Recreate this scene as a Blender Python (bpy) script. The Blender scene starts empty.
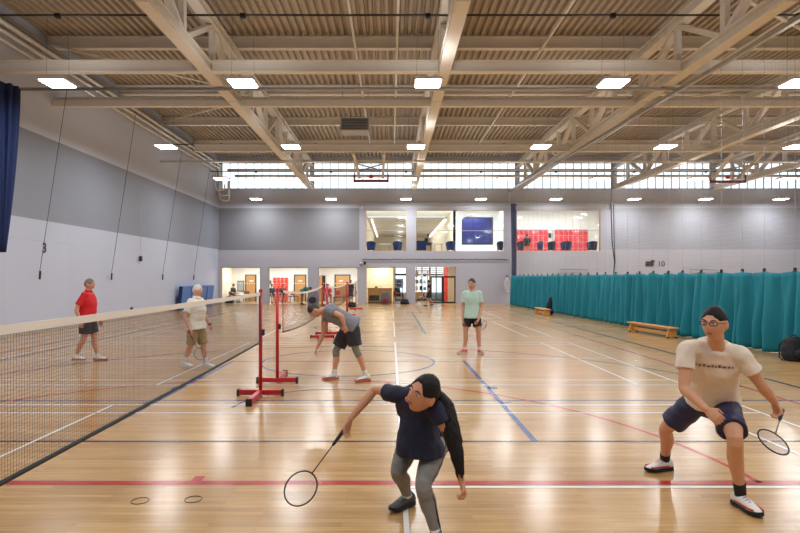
import bpy, bmesh, math, random
from mathutils import Vector, Matrix, noise, Quaternion
V = Vector
PI = math.pi
random.seed(7)
sc = bpy.context.scene
col = sc.collection
F, CX, CY, H = 560.0, 391.0, 278.0, 1.76


def at(px, py, d):
    return V(((px - CX) * d / F, d, H - (py - CY) * d / F))


def lin(c):
    c = c / 255.0
    return c / 12.92 if c <= 0.04045 else ((c + 0.055) / 1.055) ** 2.4


def rgb(r, g, b):
    return (lin(r), lin(g), lin(b), 1.0)


# ------------------------------------------------------------------ materials
def M(name, c, rough=0.55, metal=0.0, var=0.06, scale=6.0, bump=0.0, bscale=60.0, emit=0.0, ecol=None, spec=0.5, stretch=None):
    m = bpy.data.materials.new(name)
    m.use_nodes = True
    nt = m.node_tree
    N, L = nt.nodes, nt.links
    p = N['Principled BSDF']
    p.inputs['Roughness'].default_value = rough
    p.inputs['Metallic'].default_value = metal
    p.inputs['Specular IOR Level'].default_value = spec
    base = rgb(*c)
    tc = N.new('ShaderNodeTexCoord')
    src = tc.outputs['Object']
    if stretch:
        mp = N.new('ShaderNodeMapping')
        mp.inputs['Scale'].default_value = stretch
        L.new(src, mp.inputs['Vector'])
        src = mp.outputs['Vector']
    if var > 0:
        nz = N.new('ShaderNodeTexNoise')
        nz.inputs['Scale'].default_value = scale
        nz.inputs['Detail'].default_value = 4
        L.new(src, nz.inputs['Vector'])
        mx = N.new('ShaderNodeMix')
        mx.data_type = 'RGBA'
        mx.inputs['A'].default_value = tuple(x * (1 - var) for x in base[:3]) + (1,)
        mx.inputs['B'].default_value = tuple(min(1, x * (1 + var)) for x in base[:3]) + (1,)
        L.new(nz.outputs['Fac'], mx.inputs['Factor'])
        L.new(mx.outputs['Result'], p.inputs['Base Color'])
    else:
        p.inputs['Base Color'].default_value = base
    if bump > 0:
        nb = N.new('ShaderNodeTexNoise')
        nb.inputs['Scale'].default_value = bscale
        L.new(src, nb.inputs['Vector'])
        bp = N.new('ShaderNodeBump')
        bp.inputs['Strength'].default_value = bump
        bp.inputs['Distance'].default_value = 0.01
        L.new(nb.outputs['Fac'], bp.inputs['Height'])
        L.new(bp.outputs['Normal'], p.inputs['Normal'])
    if emit > 0:
        p.inputs['Emission Color'].default_value = rgb(*(ecol or c))
        p.inputs['Emission Strength'].default_value = emit
    return m


def M_panel(name, c, axis, bw, bh, joint=0.8, rough=0.6):
    """wall panels with thin joints; axis 'y' for a wall in the YZ plane, 'x' for XZ"""
    m = M(name, c, rough, var=0)
    N, L = m.node_tree.nodes, m.node_tree.links
    tc = N.new('ShaderNodeTexCoord')
    sp = N.new('ShaderNodeSeparateXYZ')
    L.new(tc.outputs['Object'], sp.inputs[0])
    cb = N.new('ShaderNodeCombineXYZ')
    L.new(sp.outputs['Y' if axis == 'y' else 'X'], cb.inputs['X'])
    L.new(sp.outputs['Z'], cb.inputs['Y'])
    bk = N.new('ShaderNodeTexBrick')
    bk.offset = 0.0
    b = rgb(*c)
    bk.inputs['Color1'].default_value = b
    bk.inputs['Color2'].default_value = tuple(x * 0.96 for x in b[:3]) + (1,)
    bk.inputs['Mortar'].default_value = tuple(x * joint for x in b[:3]) + (1,)
    bk.inputs['Scale'].default_value = 1
    bk.inputs['Mortar Size'].default_value = 0.012
    bk.inputs['Brick Width'].default_value = bw
    bk.inputs['Row Height'].default_value = bh
    L.new(cb.outputs[0], bk.inputs['Vector'])
    L.new(bk.outputs['Color'], N['Principled BSDF'].inputs['Base Color'])
    return m


def M_wood_floor():
    m = M('maple_floor', (200, 160, 110), 0.2, var=0)
    N, L = m.node_tree.nodes, m.node_tree.links
    p = N['Principled BSDF']
    tc = N.new('ShaderNodeTexCoord')
    bk = N.new('ShaderNodeTexBrick')
    bk.offset = 0.37
    bk.inputs['Color1'].default_value = rgb(*FLOOR_A)
    bk.inputs['Color2'].default_value = rgb(*FLOOR_B)
    bk.inputs['Mortar'].default_value = rgb(150, 108, 66)
    bk.inputs['Scale'].default_value = 1
    bk.inputs['Mortar Size'].default_value = 0.0012
    bk.inputs['Mortar Smooth'].default_value = 0.3
    bk.inputs['Bias'].default_value = -0.1
    bk.inputs['Brick Width'].default_value = 0.95
    bk.inputs['Row Height'].default_value = 0.066
    L.new(tc.outputs['Object'], bk.inputs['Vector'])
    mp = N.new('ShaderNodeMapping')
    mp.inputs['Scale'].default_value = (1.2, 22, 1)
    L.new(tc.outputs['Object'], mp.inputs['Vector'])
    nz = N.new('ShaderNodeTexNoise')
    nz.inputs['Scale'].default_value = 1.6
    nz.inputs['Detail'].default_value = 6
    L.new(mp.outputs['Vector'], nz.inputs['Vector'])
    cr = N.new('ShaderNodeValToRGB')
    cr.color_ramp.elements[0].position = 0.3
    cr.color_ramp.elements[0].color = (0.72, 0.66, 0.58, 1)
    cr.color_ramp.elements[1].position = 0.62
    cr.color_ramp.elements[1].color = (1, 1, 1, 1)
    L.new(nz.outputs['Fac'], cr.inputs['Fac'])
    mx = N.new('ShaderNodeMix')
    mx.data_type = 'RGBA'
    mx.blend_type = 'MULTIPLY'
    mx.inputs['Factor'].default_value = 0.75
    L.new(bk.outputs['Color'], mx.inputs['A'])
    L.new(cr.outputs['Color'], mx.inputs['B'])
    # dark knots
    vo = N.new('ShaderNodeTexVoronoi')
    mp2 = N.new('ShaderNodeMapping')
    mp2.inputs['Scale'].default_value = (1.0, 2.6, 1)
    L.new(tc.outputs['Object'], mp2.inputs['Vector'])
    L.new(mp2.outputs['Vector'], vo.inputs['Vector'])
    vo.inputs['Scale'].default_value = 1.1
    c2 = N.new('ShaderNodeValToRGB')
    c2.color_ramp.elements[0].position = 0.018
    c2.color_ramp.elements[0].color = (0.35, 0.24, 0.15, 1)
    c2.color_ramp.elements[1].position = 0.035
    c2.color_ramp.elements[1].color = (1, 1, 1, 1)
    L.new(vo.outputs['Distance'], c2.inputs['Fac'])
    m2 = N.new('ShaderNodeMix')
    m2.data_type = 'RGBA'
    m2.blend_type = 'MULTIPLY'
    m2.inputs['Factor'].default_value = 0.7
    L.new(mx.outputs['Result'], m2.inputs['A'])
    L.new(c2.outputs['Color'], m2.inputs['B'])
    L.new(m2.outputs['Result'], p.inputs['Base Color'])
    nr = N.new('ShaderNodeTexNoise')
    nr.inputs['Scale'].default_value = 0.8
    L.new(tc.outputs['Object'], nr.inputs['Vector'])
    mr = N.new('ShaderNodeMapRange')
    mr.inputs['To Min'].default_value = FLOOR_R[0]
    mr.inputs['To Max'].default_value = FLOOR_R[1]
    L.new(nr.outputs['Fac'], mr.inputs['Value'])
    L.new(mr.outputs['Result'], p.inputs['Roughness'])
    bp = N.new('ShaderNodeBump')
    bp.inputs['Strength'].default_value = 0.06
    bp.inputs['Distance'].default_value = 0.002
    L.new(bk.outputs['Fac'], bp.inputs['Height'])
    bp.invert = True
    L.new(bp.outputs['Normal'], p.inputs['Normal'])
    return m


def M_glass(name, tint=(1, 1, 1), refl=0.06):
    m = bpy.data.materials.new(name)
    m.use_nodes = True
    N, L = m.node_tree.nodes, m.node_tree.links
    N.remove(N['Principled BSDF'])
    t = N.new('ShaderNodeBsdfTransparent')
    t.inputs['Color'].default_value = (*tint, 1)
    g = N.new('ShaderNodeBsdfGlossy')
    g.inputs['Roughness'].default_value = 0.05
    lw = N.new('ShaderNodeFresnel')
    lw.inputs['IOR'].default_value = 1.35
    mx = N.new('ShaderNodeMixShader')
    L.new(lw.outputs[0], mx.inputs[0])
    L.new(t.outputs[0], mx.inputs[1])
    L.new(g.outputs[0], mx.inputs[2])
    L.new(mx.outputs[0], N['Material Output'].inputs['Surface'])
    return m


# ------------------------------------------------------------------ mesh builder
def frame_of(d, up=V((0, 0, 1))):
    d = V(d).normalized()
    s = d.cross(up)
    if s.length < 1e-4:
        s = d.cross(V((0, 1, 0)))
    s.normalize()
    return s, s.cross(d).normalized()


def root_loc(o):
    while o.parent is not None:
        o = o.parent
    return o.location.copy()


class MB:
    def __init__(s):
        s.v, s.f, s.m = [], [], []

    def add(s, vs, fs, mi=0):
        b = len(s.v)
        s.v += [V(x) for x in vs]
        s.f += [tuple(b + i for i in f) for f in fs]
        s.m += [mi] * len(fs)
        return s

    def box(s, c, size, rot=None, mi=0):
        c = V(c)
        hx, hy, hz = (x / 2 for x in size)
        vs = [V((x * hx, y * hy, z * hz)) for z in (-1, 1) for y in (-1, 1) for x in (-1, 1)]
        if rot is not None:
            vs = [rot @ v for v in vs]
        return s.add([c + v for v in vs], [(0, 2, 3, 1), (4, 5, 7, 6), (0, 1, 5, 4), (2, 6, 7, 3), (0, 4, 6, 2), (1, 3, 7, 5)], mi)

    def span(s, a, b, mi=0):
        a, b = V(a), V(b)
        return s.box((a + b) / 2, tuple(abs(x) for x in (b - a)), None, mi)

    def bar(s, p, q, w, h, up=V((0, 0, 1)), mi=0):
        p, q = V(p), V(q)
        x, z = frame_of(q - p, V(up))
        vs = []
        for c in (p, q):
            for (i, j) in ((-1, -1), (1, -1), (1, 1), (-1, 1)):
                vs.append(c + x * (i * w / 2) + z * (j * h / 2))
        return s.add(vs, [(3, 2, 1, 0), (4, 5, 6, 7), (0, 1, 5, 4), (1, 2, 6, 5), (2, 3, 7, 6), (3, 0, 4, 7)], mi)

    def ibeam(s, p, q, w, h, t=0.03):
        p, q = V(p), V(q)
        x, z = frame_of(q - p)
        s.bar(p + z * (h / 2 - t / 2), q + z * (h / 2 - t / 2), w, t)
        s.bar(p - z * (h / 2 - t / 2), q - z * (h / 2 - t / 2), w, t)
        return s.bar(p, q, t, h - 2 * t + 0.002)

    def rings(s, rings, caps=True, n=None, mi=0, closed=False):
        """rings: list of lists of points (equal length)"""
        b = len(s.v)
        n = len(rings[0])
        for r in rings:
            s.v += [V(p) for p in r]
        k = len(rings)
        for i in range(k if closed else k - 1):
            for j in range(n):
                a0, a1 = b + i * n + j, b + i * n + (j + 1) % n
                i2 = (i + 1) % k
                b0, b1 = b + i2 * n + j, b + i2 * n + (j + 1) % n
                s.f.append((a0, a1, b1, b0))
                s.m.append(mi)
        if caps and not closed:
            s.f.append(tuple(b + j for j in reversed(range(n))))
            s.f.append(tuple(b + (k - 1) * n + j for j in range(n)))
            s.m += [mi, mi]
        return s

    def tube(s, pts, r, n=8, closed=False, mi=0, caps=True):
        pts = [V(p) for p in pts]
        k = len(pts)
        rs = r if isinstance(r, (list, tuple)) else [r] * k
        rings = []
        x = None
        for i, p in enumerate(pts):
            if closed:
                d = pts[(i + 1) % k] - pts[i - 1]
            else:
                d = pts[min(i + 1, k - 1)] - pts[max(i - 1, 0)]
            d.normalize()
            if x is None:
                x, _ = frame_of(d)
            else:
                x = (x - d * x.dot(d))
                if x.length < 1e-5:
                    x, _ = frame_of(d)
                x.normalize()
            y = d.cross(x)
            rings.append([p + (x * math.cos(2 * PI * j / n) + y * math.sin(2 * PI * j / n)) * rs[i] for j in range(n)])
        return s.rings(rings, caps, closed=closed, mi=mi)

    def limb(s, pts, radii, n=14, sub=4, round_ends=(True, True)):
        """smooth tapered tube with rounded ends"""
        pts = [V(p) for p in pts]
        P, R = [], []
        k = len(pts)
        for i in range(k - 1):
            p0, p1, p2, p3 = pts[max(i - 1, 0)], pts[i], pts[i + 1], pts[min(i + 2, k - 1)]
            r0, r1, r2, r3 = radii[max(i - 1, 0)], radii[i], radii[i + 1], radii[min(i + 2, k - 1)]
            for j in range(sub):
                t = j / sub
                # slightly tightened catmull-rom
                m1, m2 = (p2 - p0) * 0.35, (p3 - p1) * 0.35
                h00, h10, h01, h11 = 2 * t**3 - 3 * t**2 + 1, t**3 - 2 * t**2 + t, -2 * t**3 + 3 * t**2, t**3 - t**2
                P.append(p1 * h00 + m1 * h10 + p2 * h01 + m2 * h11)
                R.append(r1 + (r2 - r1) * (t * t * (3 - 2 * t)))
        P.append(pts[-1])
        R.append(radii[-1])
        if round_ends[0]:
            d = (P[0] - P[1]).normalized()
            r = R[0]
            pre = [(P[0] + d * r * math.sin(a), r * math.cos(a)) for a in (1.45, 1.0, 0.5)]
            P = [x[0] for x in pre] + P
            R = [x[1] for x in pre] + R
        if round_ends[1]:
            d = (P[-1] - P[-2]).normalized()
            r = R[-1]
            post = [(P[-1] + d * r * math.sin(a), r * math.cos(a)) for a in (0.5, 1.0, 1.45)]
            P += [x[0] for x in post]
            R += [x[1] for x in post]
        return s.tube(P, R, n)

    def ball(s, c, r, n=12, m=8, rot=None, mi=0):
        c = V(c)
        rx, ry, rz = r if isinstance(r, (list, tuple)) else (r, r, r)
        rings = []
        for i in range(m + 1):
            a = -PI / 2 + PI * i / m
            a = max(-1.54, min(1.54, a))
            ring = []
            for j in range(n):
                b = 2 * PI * j / n
                p = V((rx * math.cos(a) * math.cos(b), ry * math.cos(a) * math.sin(b), rz * math.sin(a)))
                if rot is not None:
                    p = rot @ p
                ring.append(c + p)
            rings.append(ring)
        return s.rings(rings, mi=mi)

    def lathe(s, prof, c=(0, 0, 0), n=20, mi=0):
        c = V(c)
        return s.rings([[c + V((r * math.cos(2 * PI * j / n), r * math.sin(2 * PI * j / n), z)) for j in range(n)] for r, z in prof], mi=mi)

    def prism(s, poly, p0, ex, ey, depth, mi=0):
        """poly 2d in (ex,ey) from p0, extruded by vector depth"""
        p0, ex, ey, depth = V(p0), V(ex), V(ey), V(depth)
        a = [p0 + ex * x + ey * y for x, y in poly]
        return s.rings([a, [p + depth for p in a]], mi=mi)

    def mesh(s, name, off=V((0, 0, 0))):
        me = bpy.data.meshes.new(name)
        me.from_pydata([tuple(v - off) for v in s.v], [], s.f)
        me.update()
        return me

    def build(s, name, mat, parent=None, smooth=False, bevel=0.0, fix=True):
        off = root_loc(parent) if parent is not None else V((0, 0, 0))
        me = s.mesh(name, off)
        if fix:
            bm = bmesh.new()
            bm.from_mesh(me)
            bmesh.ops.recalc_face_normals(bm, faces=bm.faces)
            bm.to_mesh(me)
            bm.free()
        mats = mat if isinstance(mat, (list, tuple)) else [mat]
        for m in mats:
            me.materials.append(m)
        if len(mats) > 1:
            for p, i in zip(me.polygons, s.m):
                p.material_index = i
        if smooth:
            for p in me.polygons:
                p.use_smooth = True
        o = bpy.data.objects.new(name, me)
        col.objects.link(o)
        if parent is not None:
            o.parent = parent
        if bevel:
            b = o.modifiers.new('bevel', 'BEVEL')
            b.width = bevel
            b.segments = 2
            b.limit_method = 'ANGLE'
        return o


def tag(o, label=None, cat=None, group=None, kind=None):
    if label:
        o['label'] = label
    if cat:
        o['category'] = cat
    if group:
        o['group'] = group
    if kind:
        o['kind'] = kind
    return o


def empty(name, loc, label=None, cat=None, group=None, kind=None):
    o = bpy.data.objects.new(name, None)
    o.empty_display_size = 0.1
    col.objects.link(o)
    o.location = loc
    return tag(o, label, cat, group, kind)


def copy_tree(o, parent=None):
    c = o.copy()
    col.objects.link(c)
    if parent is not None:
        c.parent = parent
    for ch in list(o.children):
        copy_tree(ch, c)
    return c


def struct(o):
    o['kind'] = 'structure'
    return o


def remeshed(mb, name, voxel, mat, parent=None, smooth=2, fold=0.0, ffreq=9.0, fsq=None, off=None):
    """one continuous surface out of overlapping volumes"""
    if off is None:
        off = root_loc(parent) if parent is not None else V((0, 0, 0))
    me = mb.mesh('tmp', off)
    bm = bmesh.new()
    bm.from_mesh(me)
    bmesh.ops.recalc_face_normals(bm, faces=bm.faces)
    bm.to_mesh(me)
    bm.free()
    t = bpy.data.objects.new('tmp', me)
    col.objects.link(t)
    r = t.modifiers.new('r', 'REMESH')
    r.mode = 'VOXEL'
    r.voxel_size = voxel
    sm = t.modifiers.new('s', 'SMOOTH')
    sm.factor = 0.5
    sm.iterations = smooth
    dg = bpy.context.evaluated_depsgraph_get()
    me2 = bpy.data.meshes.new_from_object(t.evaluated_get(dg))
    bpy.data.objects.remove(t)
    bpy.data.meshes.remove(me)
    me2.name = name
    if fold > 0:
        q = fsq or V((1, 1, 1))
        new = []
        for v in me2.vertices:
            p = v.co
            w = V((p.x * q.x, p.y * q.y, p.z * q.z)) * ffreq
            k = noise.noise(w) + 0.5 * noise.noise(w * 2.1 + V((5, 3, 1)))
            new.append(p + v.normal * fold * k)
        for v, c in zip(me2.vertices, new):
            v.co = c
    me2.materials.clear()
    me2.materials.append(mat)
    for p in me2.polygons:
        p.use_smooth = True
    me2.update()
    o = bpy.data.objects.new(name, me2)
    col.objects.link(o)
    if parent is not None:
        o.parent = parent
    return o


def text_mesh(name, s, size, mat, loc, rot, parent=None, extrude=0.004):
    cu = bpy.data.curves.new('t', 'FONT')
    cu.body = s
    cu.size = size
    cu.extrude = extrude
    cu.align_x = 'CENTER'
    t = bpy.data.objects.new('t', cu)
    col.objects.link(t)
    dg = bpy.context.evaluated_depsgraph_get()
    me = bpy.data.meshes.new_from_object(t.evaluated_get(dg))
    bpy.data.objects.remove(t)
    me.name = name
    me.materials.clear()
    me.materials.append(mat)
    o = bpy.data.objects.new(name, me)
    col.objects.link(o)
    o.location = loc
    o.rotation_euler = rot
    if parent is not None:
        o.parent = parent
    return o


def area(name, loc, sx, sy, power, colr=(1, 1, 1), rot=(0, 0, 0)):
    l = bpy.data.lights.new(name, 'AREA')
    l.shape = 'RECTANGLE'
    l.size, l.size_y = sx, sy
    l.energy = power
    l.color = colr
    o = bpy.data.objects.new(name, l)
    o.location = loc
    o.rotation_euler = rot
    col.objects.link(o)
    return o


ORD = ['first', 'second', 'third', 'fourth', 'fifth', 'sixth', 'seventh', 'eighth', 'ninth', 'tenth']
EXPO = 0.03
# ================================================================== constants / palette
FLOOR_A, FLOOR_B, FLOOR_R = (204, 163, 109), (180, 139, 89), (0.19, 0.245)
XL, XR, YB, YF, ZR = -11.74, 29.0, 38.0, -3.0, 10.0
TRUSS_X = [-5.37, 1.55, 8.6, 15.2, 21.9]

wood = M_wood_floor()
m_wall_low = M_panel('lilac_grey_panel', (188, 194, 212), 'y', 3.4, 3.0, 0.9)
m_wall_mid = M_panel('grey_acoustic_panel', (138, 143, 156), 'y', 3.4, 1.2, 0.93)
m_wall_top = M_panel('pale_grey_upper_panel', (204, 212, 230), 'y', 3.4, 1.2, 0.93)
m_back_low = M_panel('lilac_grey_block', (176, 176, 188), 'x', 3.3, 1.5, 0.92)
m_back_mid = M_panel('dark_grey_acoustic_panel', (134, 135, 143), 'x', 3.3, 1.4, 0.95)
m_back_top = M_panel('grey_lintel_panel', (190, 196, 210), 'x', 3.3, 1.3, 0.95)
m_back_pale = M_panel('pale_grey_slatted_panel', (186, 186, 195), 'x', 2.4, 0.12, 0.93)
m_back_right = M_panel('mid_grey_slatted_panel', (165, 166, 175), 'x', 2.4, 0.12, 0.93)
m_white = M('white_plaster', (236, 236, 232), 0.7, var=0.02)
m_cream = M('warm_cream_plaster', (236, 224, 200), 0.7, var=0.03)
m_greige = M('pale_greige_plaster', (212, 208, 200), 0.7, var=0.03)
m_reveal = M('pale_timber_reveal', (205, 178, 138), 0.5, var=0.1, scale=12)
m_deck = M('beige_metal_deck', (178, 166, 150), 0.55, var=0.05, scale=1.5)
m_steel = M('cream_painted_steel', (228, 224, 216), 0.7, var=0.04, scale=2, spec=0.2)
m_galv = M('galvanised_steel', (176, 176, 176), 0.35, 0.6, var=0.08, scale=8)
m_pipe = M('bright_silver_pipe', (238, 236, 230), 0.25, 0.2, var=0.04)
m_dark = M('dark_charcoal', (38, 38, 42), 0.5, var=0.1)
m_black = M('black_rubber', (18, 18, 20), 0.6, var=0.1)
m_lampbody = M('white_lamp_housing', (222, 222, 220), 0.4, var=0.02)
m_lamp = M('lit_lamp_diffuser', (255, 252, 246), 0.5, var=0, emit=14.0)
m_strip = M('lit_strip_diffuser', (255, 250, 240), 0.5, var=0, emit=2.2)
m_red = M('glossy_red_steel', (178, 26, 30), 0.3, var=0.06)
m_redlock = M('orange_red_locker', (226, 62, 44), 0.4, var=0.05)
m_timber = M('golden_timber', (214, 158, 88), 0.4, var=0.15, scale=5, stretch=(1, 8, 8))
m_door = M('oak_door_veneer', (186, 138, 84), 0.45, var=0.14, scale=4, stretch=(8, 8, 1))
m_teal = M('teal_curtain_fabric', (4, 126, 144), 0.7, var=0.12, scale=2.2)
m_blue = M('royal_blue_vinyl', (58, 112, 182), 0.45, var=0.06)
m_navy = M('navy_net_fabric', (26, 44, 84), 0.8, var=0.3, scale=14)
m_glass = M_glass('clear_glass', (0.96, 0.98, 0.98))
m_white_line = M('white_court_line', (238, 236, 230), 0.25, var=0.03)
m_red_line = M('red_court_line', (178, 22, 36), 0.25, var=0.03)
m_blue_line = M('blue_court_line', (34, 70, 132), 0.25, var=0.03)
m_navy_line = M('dark_blue_court_line', (34, 42, 74), 0.25, var=0.03)
m_green_line = M('green_court_line', (60, 110, 104), 0.25, var=0.03)
m_net_cord = M('dark_brown_net_twine', (58, 48, 44), 0.8, var=0.1)
m_tape = M('off_white_net_tape', (226, 216, 202), 0.7, var=0.04)

# ================================================================== floor and markings
fl = MB().add([(XL, YF, 0), (XR, YF, 0), (XR, YB, 0), (XL, YB, 0)], [(0, 1, 2, 3)]).build('floor', wood)
struct(fl)


class Lines(MB):
    def __init__(s, z=0.0015):
        super().__init__()
        s.z = z

    def rect(s, x0, y0, x1, y1):
        s.add([(x0, y0, s.z), (x1, y0, s.z), (x1, y1, s.z), (x0, y1, s.z)], [(0, 1, 2, 3)])

    def h(s, x0, x1, y, w=0.04):
        s.rect(x0, y - w / 2, x1, y + w / 2)

    def vl(s, x, y0, y1, w=0.04):
        s.rect(x - w / 2, y0, x + w / 2, y1)

    def arc(s, cx, cy, r, a0, a1, w=0.05, n=72):
        vs = []
        for i in range(n + 1):
            a = math.radians(a0 + (a1 - a0) * i / n)
            for rr in (r - w / 2, r + w / 2):
                vs.append((cx + rr * math.cos(a), cy + rr * math.sin(a), s.z))
        s.add(vs, [(2 * i, 2 * i + 1, 2 * i + 3, 2 * i + 2) for i in range(n)])


NX = -1.87
bl = Lines(0.0030)
for y0 in (1.66, 9.2, 16.75, 24.3):
    y1 = y0 + 6.1
    ym = y0 + 3.05
    bx0, bx1 = NX - 6.7, NX + 6.7
    for y in (y0, y0 + 0.46, y1 - 0.46, y1):
        bl.h(bx0, bx1, y)
    for s in (-1, 1):
        bl.vl(NX + s * 6.7, y0, y1)
        bl.vl(NX + s * 5.94, y0, y1)
        bl.vl(NX + s * 1.98, y0, y1)
        a, b = sorted((NX + s * 1.98, NX + s * 6.7))
        bl.h(a, b, ym)
bl.build('badminton_lines', m_white_line, fl)

BX = -0.9
bk = Lines(0.0018)
bn = Lines(0.0022)
bn.h(BX - 7.5, BX + 7.5, 6.03, 0.05)
bk.h(XL, 16, 8.05, 0.045)
for s in (-1, 1):
    bn.vl(BX + s * 7.45, 6.03, 34.03, 0.07)
    bk.vl(BX + s * 2.45, 6.03, 11.83, 0.07)
    bk.vl(BX + s * 2.45, 28.2, 34.03, 0.05)
    for yy, ww in ((8.96, 0.2), (7.9, 0.05), (9.7, 0.05)):
        bk.h(*sorted((BX + s * 2.45, BX + s * 2.6)), yy, ww)
    bk.vl(BX + s * 6.6, 6.03, 9.0)
bk.h(BX - 2.45, BX + 2.45, 11.83, 0.05)
bk.h(BX - 7.5, BX + 7.5, 20.03, 0.05)
bk.arc(BX, 11.83, 1.8, 0, 360)
bn.arc(BX, 20.03, 1.8, 0, 360)
bk.arc(BX, 7.6, 1.25, 0, 180)
bn.arc(BX, 7.6, 6.75, 12, 168)
bk.arc(BX, 28.2, 1.8, 180, 360)
bk.h(BX - 2.45, BX + 2.45, 28.2, 0.05)
bn.h(BX - 7.5, BX + 7.5, 34.03, 0.05)
bk.build('basketball_lines', m_blue_line, fl)
bn.build('basketball_boundary_lines', m_navy_line, fl)

rd = Lines(0.0026)
rd.h(XL, 16, 4.81, 0.09)
rd.vl(-1.69, 4.855, 4.97, 0.09)
rd.arc(-1.75, 4.81, 4.92, 0, 180, 0.05)
rd.vl(5.7, 4.81, 33, 0.05)
rd.vl(-9.1, 4.81, 33, 0.05)
rd.build('goal_area_lines', m_red_line, fl)
gr = Lines(0.0034)
gr.vl(1.08, 17.6, 29, 0.09)
gr.h(-10, 14, 35.2, 0.06)
gr.build('green_lines', m_green_line, fl)
for (sx, sy) in ((-1.98, 4.42), (-1.57, 4.45)):
    k = MB().tube([(sx + 0.066 * math.cos(a), sy + 0.066 * math.sin(a), 0.002) for a in [2 * PI * i / 28 for i in range(28)]], 0.0035, 6, closed=True)
    k.build('floor_socket_ring', m_dark, fl)


# ================================================================== walls
def wall_x(name, x0, x1, z0, z1, y, th, openings, regions, mats, reveal_mat=None):
    """wall in XZ facing -Y with rectangular openings; regions: (x0,x1,z0,z1,mat index)"""
    xs = {x0, x1}
    zs = {z0, z1}
    for o in openings:
        xs |= {o[0], o[1]}
        zs |= {o[2], o[3]}
    for r in regions:
        xs |= {max(x0, r[0]), min(x1, r[1])}
        zs |= {max(z0, r[2]), min(z1, r[3])}
    xs, zs = sorted(xs), sorted(zs)
    mb = MB()
    for a, b in zip(xs, xs[1:]):
        for c, d in zip(zs, zs[1:]):
            mx, mz = (a + b) / 2, (c + d) / 2
            if any(o[0] < mx < o[1] and o[2] < mz < o[3] for o in openings):
                continue
            mi = 0
            for r in regions:
                if r[0] < mx < r[1] and r[2] < mz < r[3]:
                    mi = r[4]
            mb.add([(a, y, c), (b, y, c), (b, y, d), (a, y, d)], [(0, 1, 2, 3)], mi)
            mb.add([(a, y + th, c), (b, y + th, c), (b, y + th, d), (a, y + th, d)], [(3, 2, 1, 0)], len(mats) - 1)
    for o in openings:
        a, b, c, d = o[:4]
        rm = o[4] if len(o) > 4 else 0
        mb.add([(a, y, c), (a, y + th, c), (a, y + th, d), (a, y, d)], [(0, 1, 2, 3)], rm)
        mb.add([(b, y, c), (b, y + th, c), (b, y + th, d), (b, y, d)], [(3, 2, 1, 0)], rm)
        mb.add([(a, y, d), (b, y, d), (b, y + th, d), (a, y + th, d)], [(3, 2, 1, 0)], rm)
        if c > z0 + 0.01:
            mb.add([(a, y, c), (b, y, c), (b, y + th, c), (a, y + th, c)], [(0, 1, 2, 3)], rm)
    return struct(mb.build(name, mats, fix=False))


GND = [(-11.54, -8.89), (-8.31, -5.63), (-4.92, -2.24), (-1.70, 1.05), (1.66, 4.41)]
UPP = [(-1.70, 1.05), (1.70, 7.67), (8.42, 14.22)]
CLER = []
edges = [XL + 0.1] + [x for x in TRUSS_X] + [XR - 0.2]
for a, b in zip(edges, edges[1:]):
    CLER.append((a + 0.14, b - 0.14))
ops = [(a, b, 0.0, 2.5, 5) for a, b in GND] + [(a, b, 3.57, 6.36, 5) for a, b in UPP] + [(a, b, 7.8, 9.62, 0) for a, b in CLER]
regs = [(-12, 30, 6.5, 10.1, 2), (-11.7, -2.15, 3.65, 6.5, 1), (8.3, 30, 0, 3.7, 3), (14.9, 30, 3.7, 6.5, 4)]
wall_x('wall_back', XL, XR, 0, ZR + 0.12, YB, 0.3, ops, regs,
       [m_back_low, m_back_mid, m_back_top, m_back_pale, m_back_right, m_reveal, m_white])

wl = MB()
for z0, z1, mi in ((0, 3.7, 0), (3.7, 6.55, 1), (6.55, ZR + 0.12, 2)):
    wl.add([(XL, YF, z0), (XL, YB, z0), (XL, YB, z1), (XL, YF, z1)], [(0, 3, 2, 1)], mi)
for z0, z1, mi in ((0, ZR + 0.12, 0),):
    wl.add([(XL - 0.25, YF, z0), (XL - 0.25, YB, z0), (XL - 0.25, YB, z1), (XL - 0.25, YF, z1)], [(0, 1, 2, 3)], mi)
struct(wl.build('wall_left', [m_wall_low, m_wall_mid, m_wall_top], fix=False))
struct(MB().span((XR, YF, 0), (XR + 0.25, YB, ZR + 0.12)).build('wall_right', m_wall_low))
struct(MB().span((XL - 0.25, YF - 0.25, 0), (XR + 0.25, YF, ZR + 0.12)).build('wall_front', m_wall_low))
struct(MB().span((XL, YB - 0.03, 0), (-11.56, YB, 0.1)).build('baseboard_back', m_back_top))
struct(MB().span((XL, YF, 0), (XL + 0.02, YB - 0.04, 0.12)).build('baseboard_left', m_galv))

# corrugated roof deck
dk = MB()
pitch, dep = 0.25, 0.11
x = XL - 0.2
prof = []
while x < XR + 0.2:
    prof += [(x, ZR), (x + 0.105, ZR), (x + 0.135, ZR + dep), (x + 0.22, ZR + dep)]
    x += pitch
vs, fs = [], []
for i, (px, pz) in enumerate(prof):
    vs += [(px, YF - 0.2, pz), (px, YB + 0.3, pz)]
for i in range(len(prof) - 1):
    fs.append((2 * i, 2 * i + 1, 2 * i + 3, 2 * i + 2))
dk.add(vs, fs)
dk.span((XL - 0.3, YF - 0.3, ZR + 0.12), (XR + 0.3, YB + 0.4, ZR + 0.3))
struct(dk.build('ceiling', m_deck, fix=False))

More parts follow.
